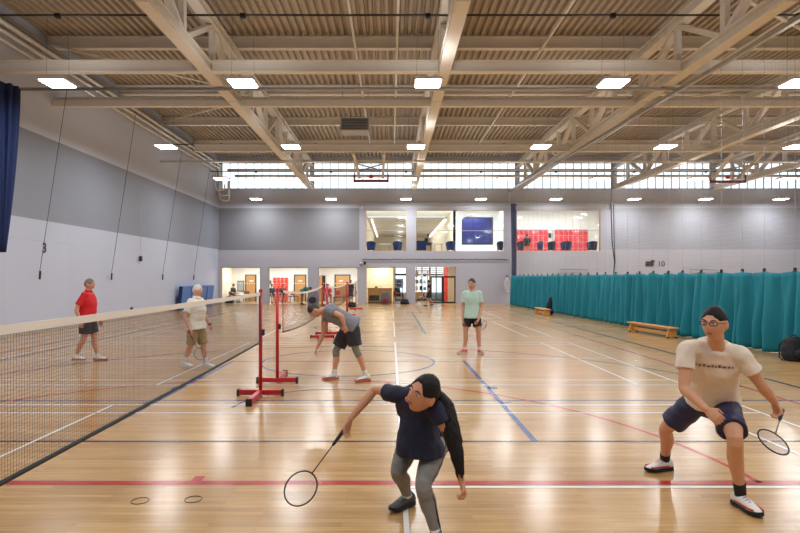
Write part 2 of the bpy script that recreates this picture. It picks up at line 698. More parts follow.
# clerestory windows
m_frame = M('pale_blue_grey_mullion', (186, 196, 206), 0.4, var=0.03)
for i, (a, b) in enumerate(CLER):
    fr = MB()
    fr.span((a, YB + 0.08, 7.8), (b, YB + 0.16, 7.86)).span((a, YB + 0.08, 9.56), (b, YB + 0.16, 9.62))
    n = max(2, round((b - a) / 0.535))
    for k in range(n + 1):
        xx = a + (b - a) * k / n
        fr.span((xx - 0.018, YB + 0.08, 7.86), (xx + 0.018, YB + 0.16, 9.56))
    w = struct(fr.build('window_%d' % (i + 1), m_frame))
    MB().span((a, YB + 0.11, 7.85), (b, YB + 0.125, 9.57)).build('pane', m_glass, w)

# ------------------------------------------------------------------ gallery + ground windows
k = 7
for i, (a, b) in enumerate(GND[:4]):
    fr = MB()
    for u in ((a, 0, a + 0.04, 2.5), (b - 0.04, 0, b, 2.5)):
        fr.span((u[0], YB + 0.1, u[1]), (u[2], YB + 0.17, u[3]))
    fr.span((a, YB + 0.1, 2.45), (b, YB + 0.17, 2.5))
    w = struct(fr.build('window_%d' % k, m_galv))
    MB().span((a + 0.04, YB + 0.13, 0.02), (b - 0.04, YB + 0.145, 2.45)).build('pane', m_glass, w)
    dots = MB()
    x = a + 0.3
    while x < b - 0.2:
        dots.span((x, YB + 0.122, 1.36), (x + 0.06, YB + 0.126, 1.42))
        x += 0.16
    dots.build('manifestation_dots', m_white, w)
    k += 1
for i, (a, b) in enumerate(UPP):
    fr = MB()
    fr.span((a, YB + 0.06, 3.57), (b, YB + 0.14, 3.6)).span((a, YB + 0.06, 6.33), (b, YB + 0.14, 6.36))
    fr.span((a, YB + 0.06, 3.6), (a + 0.03, YB + 0.14, 6.33)).span((b - 0.03, YB + 0.06, 3.6), (b, YB + 0.14, 6.33))
    w = struct(fr.build('window_%d' % k, m_reveal))
    MB().span((a + 0.03, YB + 0.09, 3.6), (b - 0.03, YB + 0.105, 6.33)).build('pane', m_glass, w)
    MB().span((a + 0.03, YB + 0.07, 4.965), (b - 0.03, YB + 0.125, 4.995)).build('glass_joint', m_galv, w)
    k += 1

# ------------------------------------------------------------------ lobby behind ground-floor openings
LY = 42.0
m_lfloor = M('pale_lobby_floor', (196, 170, 132), 0.3, var=0.08)
struct(MB().span((XL, YB, -0.1), (5.6, 43.5, 0.0)).build('floor_lobby', m_lfloor))
struct(MB().span((XL, YB + 0.3, 2.75), (5.6, 43.5, 2.9)).build('ceiling_lobby', m_white))
struct(MB().span((XL, LY, 0), (-5.3, LY + 0.15, 2.75)).build('wall_lobby_back', m_white))
struct(MB().span((-5.3, LY, 0), (-2.3, LY + 0.15, 2.75)).build('wall_lobby_grey', m_greige))
struct(MB().span((XL - 0.2, YB + 0.3, 0), (XL, LY, 2.75)).build('wall_lobby_left', m_cream))
struct(MB().span((-2.3, YB + 0.3, 0), (-2.1, LY, 2.75)).build('wall_lobby_partition', m_white))
struct(MB().span((-2.1, 41.4, 0), (0.2, 41.55, 2.75)).build('wall_reception', m_cream))
struct(MB().span((0.15, 39.9, 0), (0.3, 41.4, 2.75)).build('trim_reception_jamb', m_white))
struct(MB().span((5.0, YB + 0.3, 0), (5.2, 43.5, 2.9)).build('wall_lobby_right', m_cream))
struct(MB().span((4.0, 42.6, 0), (5.0, 42.75, 2.75)).build('wall_entrance', m_cream))


def door(n, x0, x1, y, z, nm='door_%d'):
    fr = MB()
    fr.span((x0 - 0.08, y - 0.05, 0), (x0, y, z + 0.07)).span((x1, y - 0.05, 0), (x1 + 0.08, y, z + 0.07)).span((x0, y - 0.05, z), (x1, y, z + 0.07))
    d = struct(fr.build(nm % n, m_dark))
    MB().span((x0, y - 0.035, 0.01), (x1, y - 0.003, z)).build('door_leaf', m_door, d)
    MB().tube([(x1 - 0.1, y - 0.08, 0.95), (x1 - 0.1, y - 0.08, 1.2)], 0.015).build('handle', m_galv, d)
    MB().span((x0 + 0.25, y - 0.045, 1.5), (x0 + 0.55, y - 0.037, 1.58)).build('door_sign', m_white, d)


door(1, -10.85, -10.17, LY, 1.95)
door(2, -7.2, -6.42, LY, 1.95)
door(3, -4.15, -3.12, LY, 1.95)
fr = MB().span((-5.3, LY - 0.04, 0), (-4.92, LY - 0.002, 1.95))  # black slab painted in for the dark gap of the doorway
d4 = struct(fr.build('door_4', m_black))
MB().span((-5.45, LY - 0.05, 0), (-5.16, LY - 0.042, 1.92)).build('door_leaf', m_door, d4)

ow = MB()
for X in (0.32, 1.3, 2.4, 3.5, 4.6, 5.0):
    ow.span((X - 0.04, 43.38, 0), (X + 0.04, 43.46, 2.75))
ow.span((0.28, 43.38, 1.95), (5.04, 43.46, 2.1)).span((0.28, 43.38, 0), (5.04, 43.46, 0.12))
o = struct(ow.build('window_15', m_dark))
MB().span((0.32, 43.41, 0.1), (5.0, 43.42, 2.75)).build('pane', m_glass, o)
# glazed entrance screen in the last opening: black frame, two door leaves, side lights
EY = 39.2
ex = lambda p: (p - CX) * EY / F
es = MB()
for p, w in ((416.5, 0.05), (429.8, 0.12)):
    es.span((ex(p) - w / 2, EY - 0.04, 0), (ex(p) + w / 2, EY + 0.04, 2.75))
es.span((ex(416), EY - 0.04, 2.22), (ex(429.5), EY + 0.04, 2.26)).span((ex(416), EY - 0.04, 1.45), (ex(429.5), EY + 0.04, 1.5))
struct(es.build('trim_screen', m_reveal))
d5 = struct(MB().span((ex(430.5), EY - 0.05, 1.78), (ex(457), EY + 0.05, 1.9))
            .span((ex(430.5), EY - 0.05, 0), (ex(431.8), EY + 0.05, 1.78))
            .span((ex(441.5), EY - 0.05, 0), (ex(444), EY + 0.05, 1.78))
            .span((ex(454.3), EY - 0.05, 0), (ex(457), EY + 0.05, 1.78))
            .span((ex(431.8), EY - 0.05, 0), (ex(441.5), EY + 0.05, 0.1))
            .span((ex(444), EY - 0.05, 0), (ex(454.3), EY + 0.05, 0.1)).build('door_5', m_dark))
MB().span((ex(431.8), EY - 0.005, 0.1), (ex(441.5), EY + 0.005, 1.78)).build('pane', m_glass, d5)
MB().span((ex(444), EY - 0.005, 0.1), (ex(454.3), EY + 0.005, 1.78)).build('pane', m_glass, d5)
MB().tube([(ex(444.8), EY - 0.09, 0.8), (ex(444.8), EY - 0.09, 1.2)], 0.015).build('handle', m_galv, d5)
lv = MB()
for z in (2.0, 2.13, 2.26, 2.39):
    lv.span((1.5, EY + 0.12, z), (4.6, EY + 0.2, z + 0.05))
struct(lv.build('trim_louvres', m_white))
struct(MB().span((3.98, 41.9, 0), (4.24, 42.1, 2.75)).build('column_red', m_redlock))

# ------------------------------------------------------------------ gallery rooms on the upper floor
GZ = 3.55
m_gceil = M('pale_slatted_soffit', (190, 178, 164), 0.6, var=0.14, scale=1.0, stretch=(0.05, 1.6, 1))
struct(MB().span((-2.0, YB + 0.3, GZ - 0.3), (16.2, 68, GZ)).build('floor_gallery', m_white))
struct(MB().span((-2.0, YB + 0.3, 6.85), (16.2, 46.5, 7.0)).build('ceiling_gallery', m_white))
gc = MB()
y = 46.5
while y < 68:
    gc.span((-2.0, y, 6.72), (5.2, y + 2.2, 6.8))
    gc.span((-2.0, y + 2.2, 6.84), (5.2, y + 2.5, 6.9))
    y += 2.5
struct(gc.build('ceiling_gallery_soffit', m_gceil))
struct(MB().span((-2.0, 68, GZ), (5.2, 68.2, 7.0)).build('wall_gallery_back', m_cream))
struct(MB().span((-2.2, YB + 0.3, GZ), (-2.0, 68, 7.0)).build('wall_gallery_left', m_cream))
struct(MB().span((4.65, 42, GZ), (4.85, 68, 7.0)).build('wall_gallery_inner', m_cream))
wall_x('wall_gallery_front', 4.65, 8.0, GZ, 7.0, 42.0, 0.15, [(5.35, 7.6, 4.31, 6.26, 0)], [], [m_white, m_white])
struct(MB().span((8.0, YB + 0.3, GZ), (8.15, 44, 7.0)).build('wall_gallery_partition', m_white))
struct(MB().span((8.15, 43.0, GZ), (16.2, 43.15, 7.0)).build('wall_locker_room', m_white))
struct(MB().span((16.1, YB + 0.3, GZ), (16.3, 43.1, 7.0)).build('wall_gallery_right', m_cream))
# blue studio seen through an inner window
m_studio = M('deep_violet_blue_wall', (58, 62, 140), 0.5, var=0.15, scale=1.5)
struct(MB().span((4.85, 43.6, GZ), (8.0, 43.7, 7.0)).build('wall_studio', m_studio))
iw = MB()
for u in ((5.3, 5.36, 4.26, 6.31), (7.59, 7.65, 4.26, 6.31), (5.3, 7.65, 4.26, 4.32), (5.3, 7.65, 6.25, 6.31), (6.15, 6.19, 4.31, 6.26)):
    iw.span((u[0], 41.97, u[2]), (u[1], 42.03, u[3]))
w = struct(iw.build('window_14', m_dark))
MB().span((5.35, 42.0, 4.31), (7.6, 42.01, 6.26)).build('pane', m_glass, w)

# roof steelwork -----------------------------------------------------
for i, X in enumerate(TRUSS_X):
    t = empty('ceiling_truss', (X, 17, 7.73), None, 'truss', 'long cream steel roof trusses running to the back wall')
    t['label'] = 'long cream lattice steel roof truss, %s one counted from the left wall' % ORD[i]
    MB().ibeam((X, YF + 0.05, 7.89), (X, YB - 0.02, 7.89), 0.34, 0.32, 0.06).build('bottom_chord', m_steel, t)
    MB().ibeam((X, YF + 0.05, 9.4), (X, YB - 0.02, 9.4), 0.32, 0.30, 0.06).build('top_chord', m_steel, t)
    n0 = 14.42 - 2.39 * 2
    for k in range(12):
        y = n0 + 2.39 * k
        if y > 37.5:
            break
        MB().bar((X, y, 8.04), (X, y, 9.26), 0.22, 0.14, V((1, 0, 0))).build('web_post', m_steel, t)
        y2 = y + 2.39
        if y2 < 37.6:
            if k % 2 == 0:
                p, q = (X, y + 0.16, 8.06), (X, y2 - 0.16, 9.24)
            else:
                p, q = (X, y + 0.16, 9.24), (X, y2 - 0.16, 8.06)
            MB().bar(p, q, 0.2, 0.14).build('web_diagonal', m_steel, t)
    for y in (19.5 - 0.35, 12.3):
        MB().box((X, y, 7.715), (0.26, 0.5, 0.025)).build('splice_plate', m_steel, t)
rows = [14.3, 19.1, 23.9, 28.65, 33.4]
for i, y in enumerate(rows):
    o = MB().ibeam((XL, y, 9.77), (XR, y, 9.77), 0.2, 0.42, 0.05).build('ceiling_purlin', m_steel)
    tag(o, 'cream steel purlin under the ribbed roof deck, %s row counted from the camera' % ORD[i], 'beam', 'roof purlins')
bays = [XL] + TRUSS_X + [XR]
BAYN = ['beside the left wall', 'between the first and second truss', 'between the second and third truss',
        'between the third and fourth truss', 'between the fourth and fifth truss', 'beyond the fifth truss']
for y, nm in ((16.3, 'nearest row'), (19.5, 'second row from the camera'), (26.5, 'third row from the camera')):
    for i, (a, b) in enumerate(zip(bays, bays[1:])):
        a2 = a + (0.175 if i else 0.02)
        b2 = b - (0.175 if i < 5 else 0.02)
        if y == 26.5 and i == 0:
            a2 = -9.3
        mb = MB()
        if y == 19.5:
            mb.ibeam((a2, y + 0.25, 8.02), (b2, y + 0.25, 8.02), 0.14, 0.2, 0.03)
            mb.bar((a2, y, 7.82), (b2, y, 7.82), 0.2, 0.2)
        else:
            mb.ibeam((a2, y, 7.9), (b2, y, 7.9), 0.22, 0.34, 0.045)
        o = mb.build('ceiling_cross_beam', m_steel)
        tag(o, 'cream steel cross beam %s, %s' % (BAYN[i], nm), 'beam', 'cross beams between the trusses')
for y, z, x0, nm in ((17.5, 7.665, XL, 'thin grey rail under the trusses, crossing just behind the nearest lamps'),
                     (28.45, 7.676, XL, 'thin pale rail under the trusses, crossing halfway to the windows'),
                     (37.3, 8.55, -10.4, 'pale pipe crossing in front of the high windows, lower one'),
                     (37.35, 8.95, -10.9, 'pale pipe crossing in front of the high windows, upper one')):
    hh = 0.05 if y < 30 else 0.09
    o = MB().tube([(x0, y, z), (XR, y, z)], hh, 10).build('ceiling_rail', m_lampbody if y > 30 else (m_galv if y < 20 else m_steel), smooth=True)
    tag(o, nm, 'rail')

# silver pipes along the top of the left wall
for i, (z, xo, r) in enumerate(((9.3, 0.3, 0.075), (9.02, 0.34, 0.06), (8.82, 0.22, 0.05))):
    yb = 37.4 - 0.35 * i
    zb = 6.95 + 0.3 * i
    pts = [(XL + xo, -2, z), (XL + xo, yb, z), (XL + xo, yb + 0.1, z - 0.12), (XL + xo, yb + 0.1, zb + 0.15), (XL + xo + 0.12, yb + 0.1, zb)]
    pts += [(XL + xo + 0.5, yb + 0.1, zb), (XL + xo + 0.6, yb + 0.1, zb + 0.12), (XL + xo + 0.6, yb + 0.1, z - 0.9)]
    o = MB().tube(pts, r, 10).build('wall_pipe', m_pipe, smooth=True)
    tag(o, ['thick silver pipe along the left wall top, uppermost of three', 'silver pipe along the left wall top, middle of three',
            'thin silver pipe along the left wall top, lowest of three'][i], 'pipe', 'silver pipes along the left wall')
o = MB().span((XL + 0.05, -2, 9.42), (XL + 0.35, 36, 9.46)).span((XL + 0.05, -2, 9.46), (XL + 0.07, 36, 9.53)).span((XL + 0.33, -2, 9.46), (XL + 0.35, 36, 9.53)).build('mounted_cable_tray', m_galv)
tag(o, 'galvanised cable tray above the silver pipes on the left wall', 'cable tray')

# roof service conduits, air unit, bracing rods
for i, y in enumerate((14.7, 21.8, 28.9, 36.3)):
    o = empty('ceiling_conduit', (0, y, 8.66), 'dark conduit with junction boxes above the %s row of roof lamps' % ORD[i], 'conduit', 'lamp conduits')
    MB().tube([(XL + 0.05, y, 8.66), (XR - 0.05, y, 8.66)], 0.028, 8).build('pipe', m_dark, o)
    for k in range(8):
        MB().box((-8.75 + 4.86 * k + (0.22 if k == 5 else 0), y, 8.64), (0.13, 0.11, 0.11)).build('junction_box', m_black, o)
u = empty('ceiling_air_unit', (-1.4, 22, 7.4), 'grey boxy air unit with slats hung in the roof between trusses', 'air unit')
MB().span((-1.95, 21.6, 7.45), (-0.85, 22.4, 7.95)).build('casing', m_galv, u, bevel=0.02)
s = MB()
for k in range(7):
    s.box((-1.4, 21.585, 7.52 + 0.06 * k), (1.0, 0.03, 0.02))
s.build('slats', m_dark, u)
for dx in (-0.5, 0.5):
    MB().tube([(-1.4 + dx, 22, 7.95), (-1.4 + dx, 22, 9.98)], 0.012, 6).build('hanger', m_galv, u)
for k, (p, q, nm) in enumerate(((( -11.2, 18.5, 9.45), (-5.6, 23.3, 9.4), 'left of the first truss, nearer one'),
                               ((-11.2, 27.5, 9.45), (-5.6, 23.75, 9.4), 'left of the first truss, farther one'),
                               ((8.82, 14.8, 9.4), (14.98, 18.7, 9.4), 'right of the third truss, nearer one'),
                               ((8.82, 26.5, 9.4), (14.98, 22.0, 9.4), 'right of the third truss, farther one'))):
    o = MB().tube([p, q], 0.05, 8).build('ceiling_brace', m_steel, smooth=True)
    tag(o, 'slanting cream steel brace under the roof deck, ' + nm, 'brace', 'slanting roof braces')
# lengthwise hangers in the deck bays
for i, X in enumerate((-1.2, 0.2, 5.1, 11.8)):
    o = MB().tube([(X, 6, 9.51), (X, 33, 9.51)], 0.045, 8).build('ceiling_sprinkler_pipe', m_steel, smooth=True)
    tag(o, 'cream sprinkler pipe running lengthwise under the deck, %s one from the left' % ORD[i], 'pipe', 'lengthwise pipes under the roof deck')

# ------------------------------------------------------------------ roof lamps
LX = [-8.75 + 4.86 * k + (0.22 if k == 5 else 0) for k in range(8)]
proto = empty('ceiling_lamp', (0, 0, 0), None, 'lamp', 'twin strip roof lamps')
MB().box((0, 0, 0.06), (0.70, 0.64, 0.07)).build('housing', m_lampbody, proto)
MB().box((0, -0.16, 0.012), (0.64, 0.25, 0.03)).build('diffuser', m_lamp, proto)
MB().box((0, 0.16, 0.012), (0.64, 0.25, 0.03)).build('diffuser', m_lamp, proto)
for dx in (-0.3, 0.3):
    MB().tube([(dx, 0, 0.09), (dx * 0.9, 0, 1.77)], 0.003, 5).build('suspension_wire', m_dark, proto)
LAMP_P = 120
WH = ['nearest', 'second nearest', 'third nearest', 'farthest']
used = False
for r, y in enumerate((14.7, 21.8, 28.9, 36.3)):
    for k, X in enumerate(LX):
        if (r == 0 and k > 4) or (r == 1 and k > 6):
            continue
        o = proto if not used else copy_tree(proto)
        used = True
        o.location = (X, y, 6.85)
        if r == 3:
            o['label'] = 'white strip lamp hung before the back wall, %s from the left wall' % ORD[k]
        else:
            o['label'] = 'lit white twin strip lamp in the %s lamp row, %s from the left wall' % (WH[r], ORD[k])
for y in (0.5, 7.6, 14.7, 21.8, 28.9, 36.3):
    for X in LX:
        area('added_ceiling_fill', (X, y, 6.97), 0.6, 0.4, LAMP_P * 0.13, (1.0, 0.98, 0.95), (PI, 0, 0))  # upward fill added to brighten the roof, not a part of the lamps
        area('roof_lamp_light', (X, y, 6.83), 0.64, 0.56, LAMP_P, (0.93, 0.97, 1.0))
# lobby and gallery lighting
for X in (-10.2, -7.0, -3.6):
    area('lobby_light', (X, 40, 2.7), 1.6, 1.6, 110, (0.96, 0.98, 1))
area('reception_light', (-0.8, 40.6, 2.7), 0.8, 0.5, 50, (1, 0.9, 0.74))
area('entrance_light', (3.2, 41, 2.7), 2.0, 1.4, 70, (1, 0.93, 0.82))
for X in (0.4, 3.4):
    area('gallery_light', (X, 41.5, 6.8), 2.4, 4.0, 130, (0.95, 0.98, 1))
    area('gallery_light', (X, 56, 6.6), 2.0, 14.0, 130, (0.97, 0.98, 1))
area('gallery_light', (6.3, 40, 6.8), 2.6, 2.0, 100, (0.95, 0.98, 1))
area('studio_light', (6.3, 42.9, 6.8), 1.6, 0.6, 40, (0.9, 0.93, 1))
area('locker_light', (12, 40.6, 6.8), 6, 2.6, 200, (0.97, 0.98, 1))
for X, nm in ((-1.62, 'left'), (4.55, 'right')):
    o = MB().span((X - 0.06, 47, 6.62), (X + 0.06, 67, 6.719)).build('ceiling_strip_lamp', m_strip)
    tag(o, 'long thin lit strip lamp under the gallery soffit, %s one' % nm, 'lamp', 'strip lamps on the gallery soffit')

w = bpy.data.worlds.new('World')
sc.world = w
w.use_nodes = True
bg = w.node_tree.nodes['Background']
bg.inputs['Color'].default_value = (0.86, 0.93, 1.0, 1)
bg.inputs['Strength'].default_value = 1.8
# ================================================================== badminton posts and nets
def post(x, y, leg, label):
    t = empty('badminton_post', (x, y, 0), label, 'post', 'red badminton posts')
    MB().tube([(x, y, 0.06), (x, y, 1.56)], 0.027, 14).build('upright', m_red, t, smooth=True)
    MB().box((x, y, 0.06), (0.64, 0.075, 0.075)).build('base_bar', m_red, t, bevel=0.006)
    MB().span((x - 0.037, y + (0.03 if leg > 0 else -0.03), 0.022), (x + 0.037, y + leg * 0.68, 0.096)).build('base_leg', m_red, t, bevel=0.006)
    for p, s in (((x - 0.33, y, 0.055), (0.03, 0.085, 0.1)), ((x + 0.33, y, 0.055), (0.03, 0.085, 0.1)), ((x, y + leg * 0.69, 0.055), (0.085, 0.03, 0.1))):
        MB().box(p, s).build('end_cap', m_black, t)
    MB().lathe([(0.03, 0), (0.03, 0.025), (0.012, 0.04)], (x, y, 1.555), 14).build('top_cap', m_red, t)
    MB().box((x + 0.04, y, 0.95), (0.035, 0.05, 0.09)).build('winch', m_dark, t)
    return t


def net(p, q, label, sag, pitch, r, zt=1.545, drop=0.74, hem=0.0135):
    p, q = V((p[0], p[1], 0)), V((q[0], q[1], 0))
    Ln = (q - p).length
    d = (q - p) / Ln
    t = empty('badminton_net', (p + q) / 2, label, 'net', 'badminton nets')

    def top(s):
        return zt - sag * 4 * s * (1 - s)
    N = 40
    tp = MB()
    nrm = V((d.y, -d.x, 0))
    rg = []
    for i in range(N + 1):
        s = i / N
        c = p + d * Ln * s
        z = top(s)
        rg.append([c + nrm * 0.004 + V((0, 0, z)), c + nrm * 0.004 + V((0, 0, z - 0.045)), c - nrm * 0.004 + V((0, 0, z - 0.045)), c - nrm * 0.004 + V((0, 0, z))])
    tp.rings(rg)
    tp.build('tape', m_tape, t)
    nt = MB()
    n = int(Ln / pitch)
    for i in range(n + 1):
        s = i / n
        c = p + d * Ln * s
        z = top(s)
        nt.tube([c + V((0, 0, z - 0.043)), c + V((0, 0, z - drop))], r, 3, caps=False)
    m = int((drop - 0.043) / pitch)
    for j in range(1, m):
        nt.tube([p + d * Ln * (i / 12) + V((0, 0, top(i / 12) - 0.043 - j * pitch)) for i in range(13)], r, 3, caps=False)
    nt.build('netting', m_net_cord, t, fix=False)
    hb = [p + d * Ln * (i / N) + V((0, 0, top(i / N) - drop)) for i in range(N + 1)]
    MB().tube(hb, hem, 8).build('hem_cord', m_black, t, smooth=True)
    for e in (p, q):
        MB().tube([e + V((0, 0, zt - 0.01)), e + V((0, 0, zt - drop))], 0.007, 6).build('side_cord', m_dark, t)
    return t


post(-1.945, 8.35, -1, 'red badminton post at the far end of the nearest net')
net((-1.80, 1.1), (-1.945, 8.31), 'long badminton net filling the left foreground, nearest of the nets', 0.012, 0.021, 0.00095)
post(-1.90, 9.36, 1, 'red badminton post just behind the nearest one, taped net behind it')
post(-2.0, 16.3, -1, 'red badminton post behind the stooping man, its base seen past his hand')
net((-1.92, 9.95), (-2.0, 16.26), 'second badminton net, slack white tape, ending behind the stooping man', 0.09, 0.035, 0.0009)
post(-1.98, 17.3, 1, 'red badminton post close behind the one the stooping man hides')
post(-1.97, 24.75, -1, 'red badminton post in front of the grey doorway wall, left of the last pair')
net((-1.98, 17.35), (-1.97, 24.71), 'third badminton net with sagging tape in front of the lobby', 0.1, 0.06, 0.0016)
post(-2.0, 25.9, 1, 'red badminton post at the near end of the farthest net')
post(-1.95, 31.2, -1, 'farthest red badminton post, left of the timber reception desk')
net((-2.0, 25.94), (-1.95, 31.16), 'farthest badminton net, near the reception desk', 0.06, 0.08, 0.002)

# ================================================================== teal divider curtain
CA, CB = V((7.95, 36.6, 0)), V((9.25, 9.6, 0))
cd = (CB - CA)
CLn = cd.length
cd = cd / CLn
cn = V((-cd.y, cd.x, 0))
if cn.x > 0:
    cn = -cn
TR_Z = 7.5
curt = empty('divider_curtain', (CA + CB) / 2, 'long teal hanging divider curtain with see-through netting above it', 'curtain')
rnd = random.Random(3)
hooks = [0.0]
while hooks[-1] < CLn - 1.0:
    hooks.append(hooks[-1] + rnd.uniform(0.78, 1.0))
NS, NZ = 760, 16
mb = MB()
vs, fs = [], []
for i in range(NS + 1):
    s = CLn * i / NS
    dh = min(abs(s - h) for h in hooks)
    topz = 1.92 - 0.05 * min(1, dh / 0.45) + 0.03 * math.exp(-(dh / 0.06)**2)
    w1 = noise.noise(V((s * 0.55, 2.2, 0)))
    for j in range(NZ + 1):
        t = j / NZ
        z = 0.012 + (topz - 0.012) * t
        amp = 0.055 + 0.11 * (1 - t) ** 0.8
        ph = s * (2 * PI / 0.43) + 2.5 * w1
        a = math.sin(ph + 0.5 * noise.noise(V((s * 0.9, t * 1.3, 1))))
        b = math.sin(s * (2 * PI / 0.93) + 1.1) * 0.5
        c = 0.5 * noise.noise(V((s * 3.2 + t * 1.4, t * 1.6, 4)))
        # tension folds that fan out from each hook
        fold = 0.045 * math.sin(dh * 22 - (1 - t) * 3) * t
        vs.append(CA + cd * s + cn * (amp * (a + b + c) + fold) + V((0, 0, z)))
for i in range(NS):
    for j in range(NZ):
        a = i * (NZ + 1) + j
        fs.append((a, a + 1, a + NZ + 2, a + NZ + 1))
mb.add(vs, fs)
o = mb.build('fabric', m_teal, curt, smooth=True)
sm = o.modifiers.new('thick', 'SOLIDIFY')
sm.thickness = 0.006
m_string = M('pale_net_string', (196, 196, 200), 0.8, var=0.05)
for h in hooks:
    p = CA + cd * h
    MB().tube([p + V((0, 0, 1.9)), p + V((0, 0, TR_Z))], 0.0045, 6).build('hoist_cord', m_galv, curt)
    MB().box(p + V((0, 0, 1.95)), (0.05, 0.05, 0.09)).build('hook', m_dark, curt)
nn = MB()
for i in range(int(CLn / 0.12)):
    p = CA + cd * (0.12 * i)
    nn.tube([p + V((0, 0, 1.9)), p + V((0, 0, TR_Z))], 0.0013, 3, caps=False)
z = 2.0
while z < TR_Z:
    nn.tube([CA + V((0, 0, z)), CB + V((0, 0, z))], 0.0013, 3, caps=False)
    z += 0.12
tag(nn.build('netting', m_string, curt, fix=False), kind='stuff')
o = MB().bar(CA + V((0, 0, TR_Z + 0.06)) - cd * 0.9, CB + V((0, 0, TR_Z + 0.06)), 0.1, 0.11).build('curtain_track', m_galv)
tag(o, 'pale straight steel track the teal divider hangs from, under the roof', 'track')


def bundle(name, c, top, bot, r0, r1, mat, label, n=120):
    c = V(c)
    rg = []
    K = 18
    for k in range(K + 1):
        t = k / K
        r = r0 + (r1 - r0) * t ** 1.3
        z = top + (bot - top) * t
        ring = []
        for j in range(n):
            a = 2 * PI * j / n
            rr = r * (1 + 0.16 * math.sin(11 * a + 2 * t) + 0.08 * math.sin(23 * a + 1))
            ring.append(c + V((rr * math.cos(a), rr * math.sin(a), z)))
        rg.append(ring)
    o = MB().rings(rg).build(name, mat, smooth=True)
    return tag(o, label, 'net')


m_bluebundle = M('blue_gathered_net', (18, 36, 82), 0.8, var=0.8, scale=9, stretch=(6, 6, 0.4))
bundle('hanging_gathered_net', (-11.14, 16.0, 0), 7.25, 2.5, 0.42, 0.10, m_bluebundle, 'dark blue divider net gathered into a hanging bundle beside the left wall')
bundle('hanging_gathered_net', (8.25, 37.55, 0), 6.75, 1.5, 0.16, 0.13, m_bluebundle, 'slim bright blue gathered net hanging on the back wall behind the curtain end')
# dark looped pull rope right of the gallery
o = MB().tube([at(611, 205, 36), at(612, 240, 36), at(614.5, 262, 36), at(612.5, 292, 36)], 0.035, 8).tube([at(613.5, 205, 36), at(614, 235, 36), at(615, 262, 36), at(612.5, 292, 36)], 0.028, 8).build('hanging_pull_rope', m_dark, smooth=True)
tag(o, 'dark doubled pull rope hanging in front of the back wall, right of the gallery windows', 'rope')
o = MB().tube([at(611.5, 150, 36), at(611.5, 205, 36)], 0.05, 8).build('drop_rod', m_galv)
tag(o, 'grey steel rod dropping from the roof above the dark pull rope', 'rod')

# pipe rail and garland rope on the back wall
rl = empty('wall_rail', (6.5, 37.85, 6.82), 'thin white pipe rail fixed across the back wall above the gallery windows', 'rail')
MB().tube([(-1.97, 37.86, 6.82), (14.9, 37.86, 6.82)], 0.04, 10).build('pipe', m_lampbody, rl, smooth=True)
for X in (-1.97, 1.36, 8.0, 14.9):
    MB().tube([(X, 37.88, 6.82), (X, 37.88, 7.7 if X > 0 and X < 10 else 6.4)], 0.035, 8).build('dropper', m_lampbody, rl, smooth=True)
pts = []
for i in range(160):
    x = -1.95 + 9.9 * i / 159
    pts.append((x, 37.93, 3.03 + 0.05 * abs(math.sin(i * 0.42)) - 0.05 + 0.02 * noise.noise(V((x * 2, 0, 0)))))
o = MB().tube(pts, 0.028, 6).build('hanging_garland_rope', m_dark, smooth=True)
tag(o, 'dark wavy rope looped along the back wall below the gallery windows', 'rope')
c = empty('mounted_bell', at(363, 263, 37.9), 'small dark wall bell and sounder left of the reception opening', 'bell')
MB().ball(at(361, 264, 37.85), (0.12, 0.1, 0.12)).build('sounder', m_galv, c, smooth=True)
MB().box(at(364.8, 263, 37.88), (0.16, 0.14, 0.22)).build('housing', m_dark, c)
hk = empty('hanging_rope_coil', at(507, 285, 37.8), 'white rope coil hanging on the back wall just left of the teal curtain', 'coil')
m_rope = M('white_rope', (196, 198, 202), 0.8, var=0.1, scale=30)
for k in range(6):
    pts = []
    for i in range(26):
        a = 2 * PI * i / 26
        pts.append(at(507, 284, 37.6) + V(((0.04 + 0.024 * k) * math.cos(a) + 0.02 * math.sin(k * 2.0), -0.03 * (k % 3), (0.32 + 0.02 * k) * math.sin(a) + 0.1 - 0.04 * k)))
    MB().tube(pts, 0.045, 8, closed=True).build('loop', m_rope, hk, smooth=True)
MB().box(at(507, 276, 37.78), (0.08, 0.4, 0.08)).build('hook', m_dark, hk)

# wall ropes with cleats (left wall)
for i, (p, q) in enumerate(((( 67, 95, 17.7), (39.7, 271.5, 18.45)), ((136, 112, 20.3), (111.4, 273.7, 23.25)),
                            ((182, 150, 26.0), (162.6, 274.7, 28.55)), ((210, 167, 30.0), (193.7, 275.3, 33.0)))):
    a, b = at(*p), at(*q)
    a.z = max(a.z, 7.7)
    t = empty('wall_rope', b, 'thin dark slanting rope tied to a cleat on the left wall, %s from the camera' % ORD[i], 'rope', 'slanting ropes on the left wall')
    MB().tube([a, b], 0.009, 6).build('cord', m_dark, t)
    MB().bar(b + V((0.02, 0, 0.02)), b + V((0.0, 0, -0.26)), 0.045, 0.06, V((1, 0, 0))).build('cleat', m_dark, t, bevel=0.01)
t = empty('wall_cable', (-11.68, 26.1, 2.7), 'straight upright cable ending in a dark cleat on the left wall', 'cable')
MB().tube([(-11.66, 26.1, 2.75), (-11.66, 26.1, 5.9)], 0.009, 6).build('cord', m_galv, t)
MB().box((-11.66, 26.1, 2.66), (0.1, 0.12, 0.24)).build('cleat', m_dark, t)
t = empty('wall_socket', (-11.7, 25.3, 0.35), 'small dark socket low on the left wall', 'socket')
MB().box((-11.71, 25.3, 0.38), (0.05, 0.16, 0.12)).build('box', m_dark, t)

